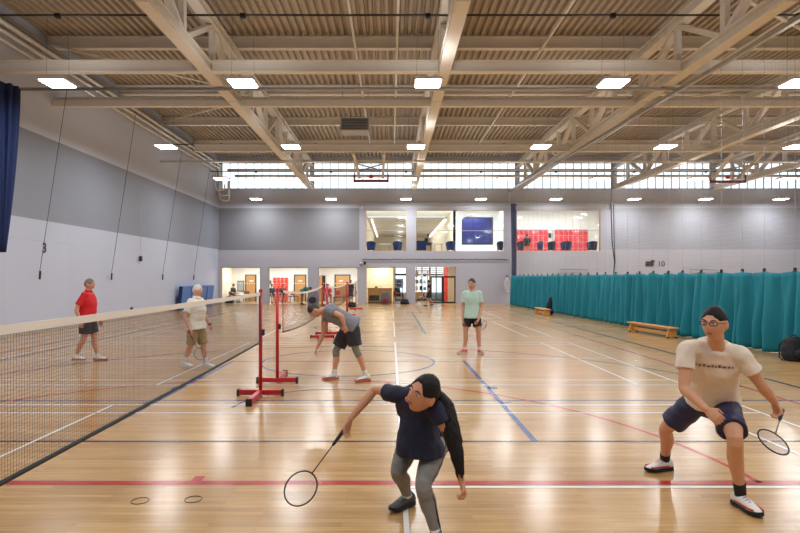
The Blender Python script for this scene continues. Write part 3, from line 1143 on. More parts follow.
# painted numbers
t = empty('wall_number_sign', (-11.72, 18.95, 2.62), 'black painted number 3 on the left wall beside a rope', 'number')
text_mesh('digit', '3', 0.48, m_black, V((0.0, 0, 0)), (PI / 2, 0, PI / 2), t)
t = empty('wall_number_sign', (18.33, 37.985, 2.55), 'dark number 10 with a small symbol on the back wall above the curtain', 'number')
text_mesh('digits', '10', 0.52, m_dark, V((0, 0, 0)), (PI / 2, 0, 0), t)
s = MB().box((17.55, 37.97, 2.73), (0.55, 0.03, 0.3)).box((17.75, 37.95, 2.9), (0.22, 0.03, 0.16))
s.build('symbol', m_dark, t)
for i in range(2):
    X = (12.4, 16.7)[i] if i == 0 else 21.2
    t = empty('wall_mounted_hoop', (X, 37.9, 2.1), 'thin pale metal hoop on the back wall above the curtain, %s one' % ('left' if i == 0 else 'right'), 'frame', 'metal hoops above the curtain')
    MB().tube([(X - 0.9, 37.9, 1.2), (X - 0.9, 37.9, 2.35), (X + 0.9, 37.9, 2.35), (X + 0.9, 37.9, 1.2)], 0.03, 8).build('hoop', m_galv, t)

# crash mat
ma = empty('crash_mat', (-11.4, 33.1, 0), 'large blue crash mat leaning on the left wall near the back corner', 'mat')
R = Matrix.Rotation(math.radians(6), 3, 'Y')
MB().box((-11.46, 33.1, 0.66), (0.2, 5.4, 1.3), R).build('cover', m_blue, ma, bevel=0.03)
for y in (31.75, 33.1, 34.45):
    MB().box((-11.34, y, 0.66), (0.012, 0.03, 1.22), R).build('seam', m_navy, ma)
MB().box((-11.46, 30.39, 0.66), (0.19, 0.03, 1.28), R).build('end_panel', m_navy, ma)

# basketball goals folded up under the roof
m_maroonpad = M('maroon_padding', (132, 34, 48), 0.5, var=0.06)
m_board = M_glass('backboard_glass', (0.94, 0.95, 0.96))


def goal(x, y, z, label):
    t = empty('basketball_goal', (x, y, z), label, 'basketball goal', 'basketball goals folded under the roof')
    b = MB()
    for u in ((-0.9, 0, -0.84, 1.05), (0.84, 0, 0.9, 1.05), (-0.84, 0.99, 0.84, 1.05)):
        b.span((x + u[0], y - 0.02, z + u[1]), (x + u[2], y + 0.03, z + u[3]))
    b.build('board_frame', m_lampbody, t)
    MB().span((x - 0.84, y - 0.005, z), (x + 0.84, y + 0.005, z + 0.99)).build('board', m_board, t)
    MB().span((x - 0.93, y - 0.06, z - 0.12), (x + 0.93, y + 0.07, z + 0.0)).build('padding', m_maroonpad, t, bevel=0.02)
    for sx in (-1, 1):
        MB().span((x + sx * 0.9 - 0.03, y - 0.05, z), (x + sx * 0.9 + 0.03, y + 0.06, z + 0.28)).build('padding', m_maroonpad, t, bevel=0.015)
    MB().tube([(x + 0.23 * math.cos(a), y - 0.32 + 0.23 * math.sin(a), z + 0.16) for a in [2 * PI * i / 24 for i in range(24)]], 0.012, 8, closed=True).build('rim', m_redlock, t)
    MB().span((x - 0.1, y - 0.1, z + 0.08), (x + 0.1, y - 0.02, z + 0.22)).build('rim_bracket', m_redlock, t)
    for sx in (-1, 1):
        MB().bar((x + sx * 0.62, y + 0.12, z + 0.15), (x + sx * 0.72, 26.5, 7.66), 0.12, 0.12).build('arm', m_steel, t)
        MB().bar((x + sx * 0.6, y + 0.1, z + 0.5), (x - sx * 0.66, y - 1.4, z + 0.56), 0.05, 0.05).build('brace', m_galv, t)
    MB().bar((x - 0.8, y + 0.1, z + 0.55), (x + 0.8, y + 0.1, z + 0.55), 0.08, 0.08).build('crossbar', m_steel, t)
    return t


goal(-1.05, 29.6, 6.95, 'folded basketball goal with red padded board, left one, between two trusses')
goal(16.9, 28.15, 6.66, 'folded basketball goal with red padded board, right one, near the right edge')


# ================================================================== benches, bags
def bench(p, q, h, label):
    p, q = V((p[0], p[1], 0)), V((q[0], q[1], 0))
    d = (q - p).normalized()
    n = V((-d.y, d.x, 0))
    L_ = (q - p).length
    t = empty('gym_bench', (p + q) / 2, label, 'bench', 'low wooden gym benches by the curtain')
    MB().bar(p + V((0, 0, h - 0.018)), q + V((0, 0, h - 0.018)), 0.27, 0.036).build('seat', m_timber, t, bevel=0.008)
    for s in (0.16, L_ - 0.16):
        c = p + d * s
        mb = MB()
        mb.prism([(-0.17, 0.03), (-0.10, h - 0.036), (0.10, h - 0.036), (0.17, 0.03)], c - d * 0.02, n, V((0, 0, 1)), d * 0.04)
        mb.build('leg', m_timber, t)
        for e in (-0.13, 0.13):
            MB().box(c + n * e + V((0, 0, 0.015)), (0.06, 0.06, 0.03)).build('rubber_foot', m_black, t)
    MB().bar(p + d * 0.16 + V((0, 0, 0.12)), q - d * 0.16 + V((0, 0, 0.12)), 0.035, 0.1).build('rail', m_timber, t)
    MB().bar(p + d * 0.1 + V((0, 0, h - 0.07)), q - d * 0.1 + V((0, 0, h - 0.07)), 0.05, 0.06).build('under_beam', m_timber, t)
    return t


bench((7.92, 18.5), (8.22, 16.2), 0.32, 'low wooden gym bench in front of the curtain, nearer one, nothing on it')
bench((7.2, 27.6), (7.25, 25.9), 0.32, 'low wooden gym bench by the curtain, farther one, dark clothes beside it')
m_jacket = M('dark_navy_cloth', (22, 28, 46), 0.8, var=0.2)
mb = MB()
mb.limb([(7.66, 27.05, 0.05), (7.62, 26.95, 0.4), (7.66, 26.9, 0.78)], [0.17, 0.15, 0.07], 12)
mb.ball((7.6, 26.7, 0.14), (0.18, 0.2, 0.13))
tag(remeshed(mb, 'kit_bag', 0.03, m_jacket, None, 3, 0.02, 6, off=V((0, 0, 0))), 'dark navy kit bag standing against the curtain beside the farther bench', 'bag')


def backpack(c, w, dpt, h, mat, mat2, label, name='backpack', straps=True, lean=0.0):
    c = V(c)
    t = empty(name, c, label, 'bag')
    mb = MB()
    rg = []
    for k in range(9):
        u = k / 8
        z = h * u
        ww = w * (1.0 - 0.30 * u ** 2.2) * (0.86 + 0.14 * min(1, u * 5))
        dd = dpt * (1.0 - 0.45 * u ** 1.8) * (0.86 + 0.14 * min(1, u * 5))
        if k == 8:
            ww *= 0.55
            dd *= 0.5
        ring = []
        for j in range(20):
            a = 2 * PI * j / 20
            ca, sa = math.cos(a), math.sin(a)
            e = 0.7
            ring.append(c + V((math.copysign(abs(ca) ** e, ca) * ww / 2, math.copysign(abs(sa) ** e, sa) * dd / 2 + lean * u, z + 0.005)))
        rg.append(ring)
    mb.rings(rg)
    b = remeshed(mb, 'sack', max(0.015, w / 24), mat, t, 3, 0.03 * w, 9)
    pk = MB()
    pk.ball(c + V((0, -dpt * 0.46, h * 0.32)), (w * 0.33, dpt * 0.2, h * 0.22), 14, 10)
    pk.build('front_pocket', mat2, t, smooth=True)
    if straps:
        MB().tube([c + V((-0.05, lean, h * 0.97)), c + V((-0.04, lean, h * 1.08)), c + V((0.04, lean, h * 1.08)), c + V((0.05, lean, h * 0.97))], 0.012, 6).build('grab_handle', mat2, t)
        for s in (-1, 1):
            MB().tube([c + V((s * w * 0.2, dpt * 0.2 + lean, h * 0.95)), c + V((s * w * 0.42, dpt * 0.45 + lean * .5, h * 0.6)), c + V((s * w * 0.52, dpt * 0.3, h * 0.12)), c + V((s * w * 0.62, -dpt * 0.2, 0.03))], 0.016, 6).build('strap', mat2, t)
    return t


m_bagblack = M('black_bag_fabric', (22, 22, 26), 0.75, var=0.25)
m_baggrey = M('grey_bag_fabric', (92, 90, 96), 0.75, var=0.2)
m_bagred = M('dull_red_bag_fabric', (128, 40, 44), 0.75, var=0.2)
backpack((8.62, 11.9, 0), 0.56, 0.36, 0.5, m_bagblack, m_bagblack, 'bulky black backpack on the floor before the curtain at the right edge', lean=0.08)
backpack(at(385.5, 304.0, 37.9) * 1 + V((0, -0.3, 0)), 0.62, 0.42, 0.86, m_baggrey, m_bagred, 'tall grey and red backpack standing in front of the timber reception desk')
backpack(at(404.5, 304.0, 37.9) + V((0, -0.25, 0)), 0.6, 0.4, 0.34, m_bagblack, m_bagblack, 'low black holdall on the floor at the right of the reception opening', 'holdall')

# ================================================================== reception desk
dkx0, dkx1, dky = -1.62, 0.06, 39.2
de = empty('reception_desk', ((dkx0 + dkx1) / 2, dky, 0), 'golden timber reception desk with a dark recess, lit from above', 'desk')
MB().span((dkx0, dky, 0.06), (dkx1, dky + 0.6, 1.0)).build('front_panel', m_timber, de, bevel=0.01)
MB().span((dkx0 - 0.04, dky - 0.06, 1.0), (dkx1 + 0.04, dky + 0.66, 1.06)).build('counter_top', m_timber, de, bevel=0.01)
MB().span((dkx0 + 0.08, dky - 0.02, 0.18), (dkx0 + 0.8, dky, 0.55)).build('recess', m_dark, de)  # flat dark slab on the front, painting the shade of a hollow
MB().span((dkx0, dky + 0.04, 0), (dkx1, dky + 0.56, 0.06)).build('plinth', m_dark, de)
MB().span((dkx0 + 0.86, dky - 0.012, 0.1), (dkx0 + 0.87, dky + 0.002, 0.98)).build('panel_joint', m_dark, de)
ph = empty('desk_phone', (-1.05, 39.5, 1.06), 'small dark phone and cable on the reception desk top', 'phone')
MB().box((-1.05, 39.5, 1.1), (0.16, 0.2, 0.07)).build('base', m_black, ph)
MB().tube([(-1.1, 39.45, 1.16), (-1.05, 39.45, 1.2), (-0.98, 39.45, 1.16)], 0.02, 8).build('handset', m_black, ph)
MB().tube([(-0.97, 39.5, 1.1), (-0.85, 39.42, 1.22), (-0.7, 39.4, 1.22), (-0.66, 39.4, 1.075)], 0.012, 6).build('cord', m_dark, ph)

# lockers ------------------------------------------------------------
def lockers(x0, x1, y, z0, z1, nc, nr, mat, label):
    t = empty('locker_bank', ((x0 + x1) / 2, y, z0), label, 'lockers')
    MB().span((x0, y, z0), (x1, y + 0.4, z1)).build('carcass', m_white, t)
    w_, h_ = (x1 - x0) / nc, (z1 - z0) / nr
    for i in range(nc):
        for j in range(nr):
            a, b = x0 + i * w_ + 0.012, z0 + j * h_ + 0.012
            d = MB().span((a, y - 0.02, b), (a + w_ - 0.024, y - 0.001, b + h_ - 0.024)).build('door', mat, t)
            MB().box((a + w_ * 0.75, y - 0.026, b + h_ * 0.66), (0.045, 0.012, 0.04)).build('number_plate', m_white, d)
    return t


lockers(-8.75, -7.62, 41.55, 0.02, 1.8, 4, 3, m_redlock, 'orange red locker bank against the white lobby wall')
m_lock2 = M('coral_red_locker', (214, 52, 62), 0.4, var=0.05)
lockers(9.35, 11.95, 42.55, GZ, 5.45, 7, 4, m_lock2, 'coral red locker bank in the upper room, left one, behind the tub chairs')
lockers(12.4, 14.95, 42.55, GZ, 5.45, 7, 4, m_lock2, 'coral red locker bank in the upper room, right one of the pair')
sg = empty('wall_sign', (12.18, 42.95, 5.1), 'small dark sign on the white strip between the coral lockers', 'sign')
MB().span((12.08, 42.93, 4.85), (12.28, 42.96, 5.2)).build('panel', m_dark, sg)
ic = empty('mounted_intercom', at(270.2, 282, 41.95), 'small dark intercom box on the white lobby wall left of the lockers', 'intercom')
MB().box(at(270.2, 282, 41.95), (0.13, 0.06, 0.25)).build('box', m_dark, ic)
MB().box(at(270.2, 281.4, 41.91), (0.08, 0.02, 0.08)).build('screen', m_galv, ic)
# exit style projector boxes on gallery ceilings
for (px, py, nm) in ((469.5, 214.5, 'above the violet studio window'), (583.5, 214.6, 'in the upper locker room')):
    p = at(px, py, 41.6)
    t = empty('ceiling_speaker', p, 'small beige ceiling box ' + nm, 'ceiling box', 'beige ceiling boxes')
    MB().box(p, (0.36, 0.3, 0.16)).build('case', m_greige, t)
    MB().tube([p + V((0, 0, 0.08)), V((p.x, p.y, 6.85))], 0.015, 6).build('hanger', m_galv, t)

# tub chairs in the gallery -----------------------------------------
m_tub = M('royal_blue_upholstery', (30, 58, 128), 0.7, var=0.12)
m_tub2 = M('dark_navy_upholstery', (24, 36, 78), 0.7, var=0.12)


def tub(x, y, wd, mat, label, back=0.62, seat=0.3):
    t = empty('tub_chair', (x, y, GZ), label, 'chair', 'blue tub chairs along the gallery glass')
    mb = MB()
    n = 26
    inner, outer = [], []
    rg = []
    for i in range(n + 1):
        a = math.radians(200 + 320 * (i / n - 0.5) + 70)
        ca, sa = math.cos(a), math.sin(a)
        hgt = back * (0.78 + 0.22 * max(0, -sa))
        o0 = V((x + ca * wd * 0.40, y + sa * 0.30, GZ + 0.14))
        o1 = V((x + ca * wd * 0.52, y + sa * 0.36, GZ + 0.14 + hgt))
        i1 = V((x + ca * wd * 0.42, y + sa * 0.28, GZ + 0.14 + hgt))
        i0 = V((x + ca * wd * 0.32, y + sa * 0.22, GZ + 0.14))
        rg.append([o0, o1, i1, i0])
    mb.rings(rg)
    mb.build('shell', mat, t, smooth=False)
    MB().lathe([(wd * 0.36, 0), (wd * 0.40, 0.12), (wd * 0.36, 0.16)], (x, y, GZ + 0.14 + seat * 0.5), 20).build('cushion', mat, t, smooth=True)
    for sx in (-1, 1):
        for sy in (-1, 1):
            MB().tube([(x + sx * wd * 0.3, y + sy * 0.2, GZ), (x + sx * wd * 0.27, y + sy * 0.18, GZ + 0.17)], 0.018, 6).build('leg', m_timber, t)
    return t


for px, wpx, mt, lb in ((371, 9.5, m_tub, 'blue tub chair at the left end of the left gallery window'),
                        (397.5, 9.5, m_tub, 'blue tub chair at the right side of the left gallery window'),
                        (450.5, 9.5, m_tub, 'blue tub chair beside the beige column in the middle gallery window'),
                        (500, 6.5, m_tub2, 'small navy tub chair at the right end of the middle gallery window'),
                        (520.5, 7, m_tub2, 'navy tub chair leftmost in the upper locker room window'),
                        (540, 6, m_tub, 'small blue tub chair just right of the dark-haired sitter upstairs'),
                        (551.5, 8, m_tub2, 'navy tub chair below the dark sign between the lockers'),
                        (566, 11, m_tub, 'wide blue tub chair below the right coral lockers'),
                        (592, 10.5, m_tub2, 'dark navy tub chair at the right end of the locker room window')):
    tub((px - CX) * 38.95 / F, 38.95, wpx * 38.95 / F, mt, lb)
so = empty('blue_sofa', ((420.5 - CX) * 38.95 / F, 38.95, GZ), 'short blue sofa under the leaning man in the gallery', 'sofa')
sx = (420.8 - CX) * 38.95 / F
MB().span((sx - 0.36, 38.7, GZ + 0.14), (sx + 0.36, 39.3, GZ + 0.42)).build('seat', m_tub, so, bevel=0.04)
MB().span((sx - 0.36, 38.6, GZ + 0.14), (sx + 0.36, 38.75, GZ + 0.78)).build('backrest', m_tub, so, bevel=0.04)
for e in (-0.3, 0.3):
    MB().span((sx + e - 0.03, 38.7, GZ), (sx + e + 0.03, 38.76, GZ + 0.15)).build('leg', m_timber, so)
    MB().span((sx + e - 0.03, 39.2, GZ), (sx + e + 0.03, 39.26, GZ + 0.15)).build('leg', m_timber, so)


def table(x, y, z, w_, dp, h, mt, ml, label, grp=None):
    t = empty('side_table', (x, y, z), label, 'table', grp)
    MB().box((x, y, z + h - 0.02), (w_, dp, 0.04)).build('table_top', mt, t, bevel=0.006)
    for a in (-1, 1):
        for b in (-1, 1):
            MB().tube([(x + a * (w_ / 2 - 0.05), y + b * (dp / 2 - 0.05), z), (x + a * (w_ / 2 - 0.07), y + b * (dp / 2 - 0.07), z + h - 0.04)], 0.018, 6).build('leg', ml, t)
    return t


table(3.32, 39.3, GZ, 0.6, 0.5, 0.6, m_timber, m_galv, 'small pale timber table right of the leaning man in the gallery')
table(0.0 - 0.45, 39.4, GZ, 0.8, 0.5, 0.62, m_white, m_galv, 'small white table between two tub chairs in the left gallery window')

# ================================================================== lobby furniture
m_redchair = M('red_plastic_chair', (176, 34, 36), 0.4, var=0.08)
m_browns = M('brown_chair_seat', (120, 76, 50), 0.5, var=0.1)


def chair(x, y, rz, mat, ml, label, grp=None, h=0.82):
    t = empty('lobby_chair', (0, 0, 0), label, 'chair', grp)
    MB().box((0, 0, 0.44), (0.42, 0.42, 0.04)).build('seat', mat, t, bevel=0.01)
    MB().box((0, -0.2, 0.66), (0.40, 0.03, 0.3), Matrix.Rotation(math.radians(8), 3, 'X')).build('backrest', mat, t, bevel=0.01)
    for a in (-1, 1):
        for b in (-1, 1):
            top = 0.42 if b > 0 else 0.7
            MB().tube([(a * 0.2, b * 0.2, 0), (a * 0.18, b * 0.18, top)], 0.014, 6).build('leg', ml, t)
    t.location = (x, y, 0)
    t.rotation_euler = (0, 0, rz)
    return t


G1 = 'red chairs in the lobby openings'
LD = 39.6
lx = lambda p, d=LD: (p - CX) * d / F
chair(lx(282.5, 40.6), 40.6, math.radians(-160), m_redchair, m_galv, 'red lobby chair under the maroon sitter in front of the lockers', G1)
chair(lx(289.5), LD + 0.5, 2.5, m_redchair, m_galv, 'red lobby chair just left of the second oak door', G1)
chair(lx(327.8, 39.6), 39.6, math.radians(-160), m_redchair, m_galv, 'red lobby chair under the red sitter in the grey walled opening', G1)
chair(lx(338, 40.9), 40.9, 3.4, m_redchair, m_galv, 'red lobby chair in front of the wide brown door', G1)
chair(lx(345, 40.2), 40.2, -1.4, m_redchair, m_galv, 'red lobby chair right of the low table, before the wide door', G1)
chair(lx(397.3, 39.7), 39.7, math.radians(-130), m_redchair, m_galv, 'red chair under the black dressed sitter right of the reception desk', None)
chair(lx(233, 39.9), 39.9, math.radians(-110), m_browns, m_galv, 'brown chair under the seated person in the leftmost opening', None)
chair(lx(271.5, 39.2), 39.2, math.radians(-150), m_browns, m_dark, 'dark framed brown chair under the dark grey sitter by the lockers', None)
chair(lx(246.5, 40.9), 40.9, 0.3, m_browns, m_dark, 'brown chair in front of the leftmost oak door', None)
chair(lx(419, 38.75), 38.75, 2.7, m_timber, m_timber, 'golden wooden chair behind the entrance glazing, left one', None)
chair(lx(428, 38.75), 38.75, 3.4, m_galv, m_dark, 'grey metal chair behind the entrance glazing beside the wooden one', None)
table(lx(241.8, 39.2), 39.2, 0, 0.8, 0.6, 0.62, m_white, m_galv, 'low white table in the leftmost lobby opening')
table(lx(294, 39.2), 39.2, 0, 0.7, 0.6, 0.5, m_dark, m_redchair, 'low dark table with red legs before the second oak door')
table(lx(339, 38.95), 38.95, 0, 0.8, 0.5, 0.45, m_dark, m_redchair, 'low dark table with red legs in the grey walled opening')
# poster frame on the left lobby wall
pf = empty('notice_frame', (-11.25, 41.9, 1.2), 'dark framed notice on the white wall in the leftmost opening', 'picture')
MB().span((-11.5, 41.93, 0.75), (-11.0, 41.97, 1.55)).build('frame', m_dark, pf)
MB().span((-11.45, 41.915, 0.8), (-11.05, 41.93, 1.5)).build('sheet', m_galv, pf)
# shelving with kit seen through the entrance glazing
sh = empty('shelf_unit', (2.2, 41.2, 0), 'grey steel shelf unit behind the entrance glazing', 'shelves')
for X in (1.75, 2.7):
    MB().span((X - 0.03, 41.0, 0), (X + 0.03, 41.4, 2.3)).build('upright', m_galv, sh)
for z in (0.35, 0.85, 1.35, 1.85, 2.25):
    MB().span((1.75, 41.0, z), (2.7, 41.4, z + 0.03)).build('shelf', m_galv, sh)
m_aqua = M('pale_aqua_box', (120, 160, 168), 0.5, var=0.1)
rr = random.Random(5)
for j, z in enumerate((0.38, 0.88, 1.38, 1.88)):
    for i in range(3):
        w_, h_ = rr.uniform(0.16, 0.22), rr.uniform(0.2, 0.36)
        mt = [m_aqua, m_white, m_dark][(i + j) % 3]
        o = MB().span((1.82 + 0.28 * i, 41.06, z + 0.004), (1.82 + 0.28 * i + w_, 41.34, z + h_)).build('storage_box', mt, bevel=0.01)
        tag(o, '%s box on the %s shelf behind the entrance glazing, %s from the left' % (['pale aqua', 'white', 'dark'][(i + j) % 3], ['bottom', 'second', 'third', 'upper'][j], ORD[i]), 'box', 'boxes on the steel shelf unit')
sb = empty('sign_board', (0.62, 45.5, 0), 'small blue sign board with pale rim standing outside beyond the reception', 'sign')
m_rim = M('pale_sign_rim', (214, 222, 228), 0.4, var=0.03)
MB().span((0.28, 45.48, 0.95), (1.0, 45.54, 1.7)).build('panel', m_rim, sb, bevel=0.02)
MB().ball((0.64, 45.475, 1.33), (0.27, 0.02, 0.27), 20, 10).build('disc', m_blue, sb, smooth=True)
for X in (0.36, 0.92):
    MB().tube([(X, 45.52, -0.02), (X, 45.52, 0.97)], 0.03, 8).build('leg', m_dark, sb)
struct(MB().span((-12, 43.5, -0.1), (30, 70, -0.02)).build('ground_outside', M('grey_paving', (150, 150, 150), 0.8)))
# ================================================================== people
SK = {}


def skin(c):
    if c not in SK:
        SK[c] = M('skin_%d' % len(SK), c, 0.5, var=0.05, scale=20)
    return SK[c]


m_eyew = M('eye_white', (226, 222, 216), 0.3, var=0)
m_iris = M('dark_iris', (34, 24, 20), 0.2, var=0)
m_lip = M('lip', (158, 84, 78), 0.4, var=0.03)
m_sock = M('white_sock', (226, 224, 218), 0.8, var=0.05)


def head_point(d, k=1.0):
    """unit direction (x=left,y=front,z=up) -> local head surface point"""
    x, y, z = d
    px, py, pz = 0.074 * x, 0.093 * y, 0.115 * z
    if z < 0:
        q = (-z)
        px *= 1 - 0.34 * q ** 1.6
        if y < 0:
            py *= 1 - 0.45 * q
        else:
            py *= 1 - 0.10 * q
    if y > 0:
        fx = x
        py *= 0.95
        py += 0.020 * math.exp(-(fx / 0.16) ** 2) * math.exp(-((z + 0.20) / 0.17) ** 2)
        py += 0.010 * math.exp(-(fx / 0.10) ** 2) * math.exp(-((z - 0.05) / 0.2) ** 2)
        py += 0.006 * math.exp(-((z - 0.22) / 0.09) ** 2)
        py -= 0.010 * math.exp(-((abs(fx) - 0.42) / 0.17) ** 2) * math.exp(-((z - 0.07) / 0.10) ** 2)
        py += 0.006 * math.exp(-(fx / 0.28) ** 2) * math.exp(-((z + 0.50) / 0.10) ** 2)
        py += 0.012 * math.exp(-(fx / 0.3) ** 2) * math.exp(-((z + 0.86) / 0.13) ** 2)
    return V((px * k, py * k, pz * k))


def dirs(nu=40, nv=28):
    rows = []
    for i in range(nv + 1):
        a = max(-1.55, min(1.55, -PI / 2 + PI * i / nv))
        rows.append([V((math.cos(a) * math.cos(2 * PI * j / nu), math.cos(a) * math.sin(2 * PI * j / nu), math.sin(a))) for j in range(nu)])
    return rows


class Head:
    def __init__(s, c, fwd, up, k):
        s.c = V(c)
        s.z = V(up).normalized()
        f = V(fwd)
        s.y = (f - s.z * f.dot(s.z)).normalized()
        s.x = s.y.cross(s.z) * -1.0      # person's left when facing y with z up: left = z x y
        s.x = s.z.cross(s.y)
        s.k = k
        s.R = Matrix((s.x, s.y, s.z)).transposed()

    def w(s, p):
        return s.c + (s.x * p[0] + s.y * p[1] + s.z * p[2]) * s.k

    def mesh(s, mb):
        mb.rings([[s.w(head_point(d)) for d in r] for r in dirs()])
        for e in (-1, 1):
            mb.ball(s.w((e * 0.074, -0.008, -0.006)), (0.010 * s.k, 0.020 * s.k, 0.031 * s.k), 10, 8, s.R)


def add_hand(mb, wr, d, palm, side, k, curl=0.5, spread=0.0):
    """five fingers; d = hand direction, palm = palm normal, side=+1 puts the thumb on +cross side"""
    d = V(d).normalized()
    palm = V(palm)
    n = (palm - d * palm.dot(d)).normalized()
    w = d.cross(n).normalized() * side          # towards the thumb
    wr = V(wr)
    rg = []
    for t, hw, ht in ((-0.10, 0.026, 0.020), (0.12, 0.028, 0.019), (0.4, 0.038, 0.018), (0.75, 0.043, 0.016), (1.0, 0.041, 0.013)):
        c = wr + d * (0.095 * t * k)
        rg.append([c + w * (math.cos(a) * hw * k) + n * (math.sin(a) * ht * k) for a in [2 * PI * j / 12 for j in range(12)]])
    mb.rings(rg)
    for off, ln in ((0.0335, 0.074), (0.0115, 0.084), (-0.0110, 0.078), (-0.0325, 0.060)):
        p = wr + d * (0.086 * k) + w * (off * k)
        dd = (d + w * (off * (1.5 + 6 * spread))).normalized()
        pts = [p]
        a = 0.12
        for seg in (0.45, 0.31, 0.24):
            a += curl * (0.75 if seg > 0.4 else 0.95)
            p = p + (dd * math.cos(a) + n * math.sin(a)) * (ln * seg * k)
            pts.append(p)
        mb.limb(pts, [0.0092 * k, 0.0086 * k, 0.0078 * k, 0.0066 * k], 8, 2)
    p = wr + d * (0.028 * k) + w * (0.026 * k) + n * 0.004
    a1 = (d * 0.72 + w * 0.66 + n * (0.15 + 0.35 * curl)).normalized()
    a2 = (d * 0.86 + w * (0.42 - 0.7 * curl) + n * (0.25 + 0.7 * curl)).normalized()
    p1 = p + a1 * (0.042 * k)
    p2 = p1 + a2 * (0.03 * k)
    mb.limb([p, p1, p2, p2 + a2 * (0.022 * k)], [0.0135 * k, 0.011 * k, 0.0098 * k, 0.0082 * k], 8, 2)


def bez(a, b, c, t):
    return a * (1 - t) ** 2 + b * 2 * t * (1 - t) + c * t * t


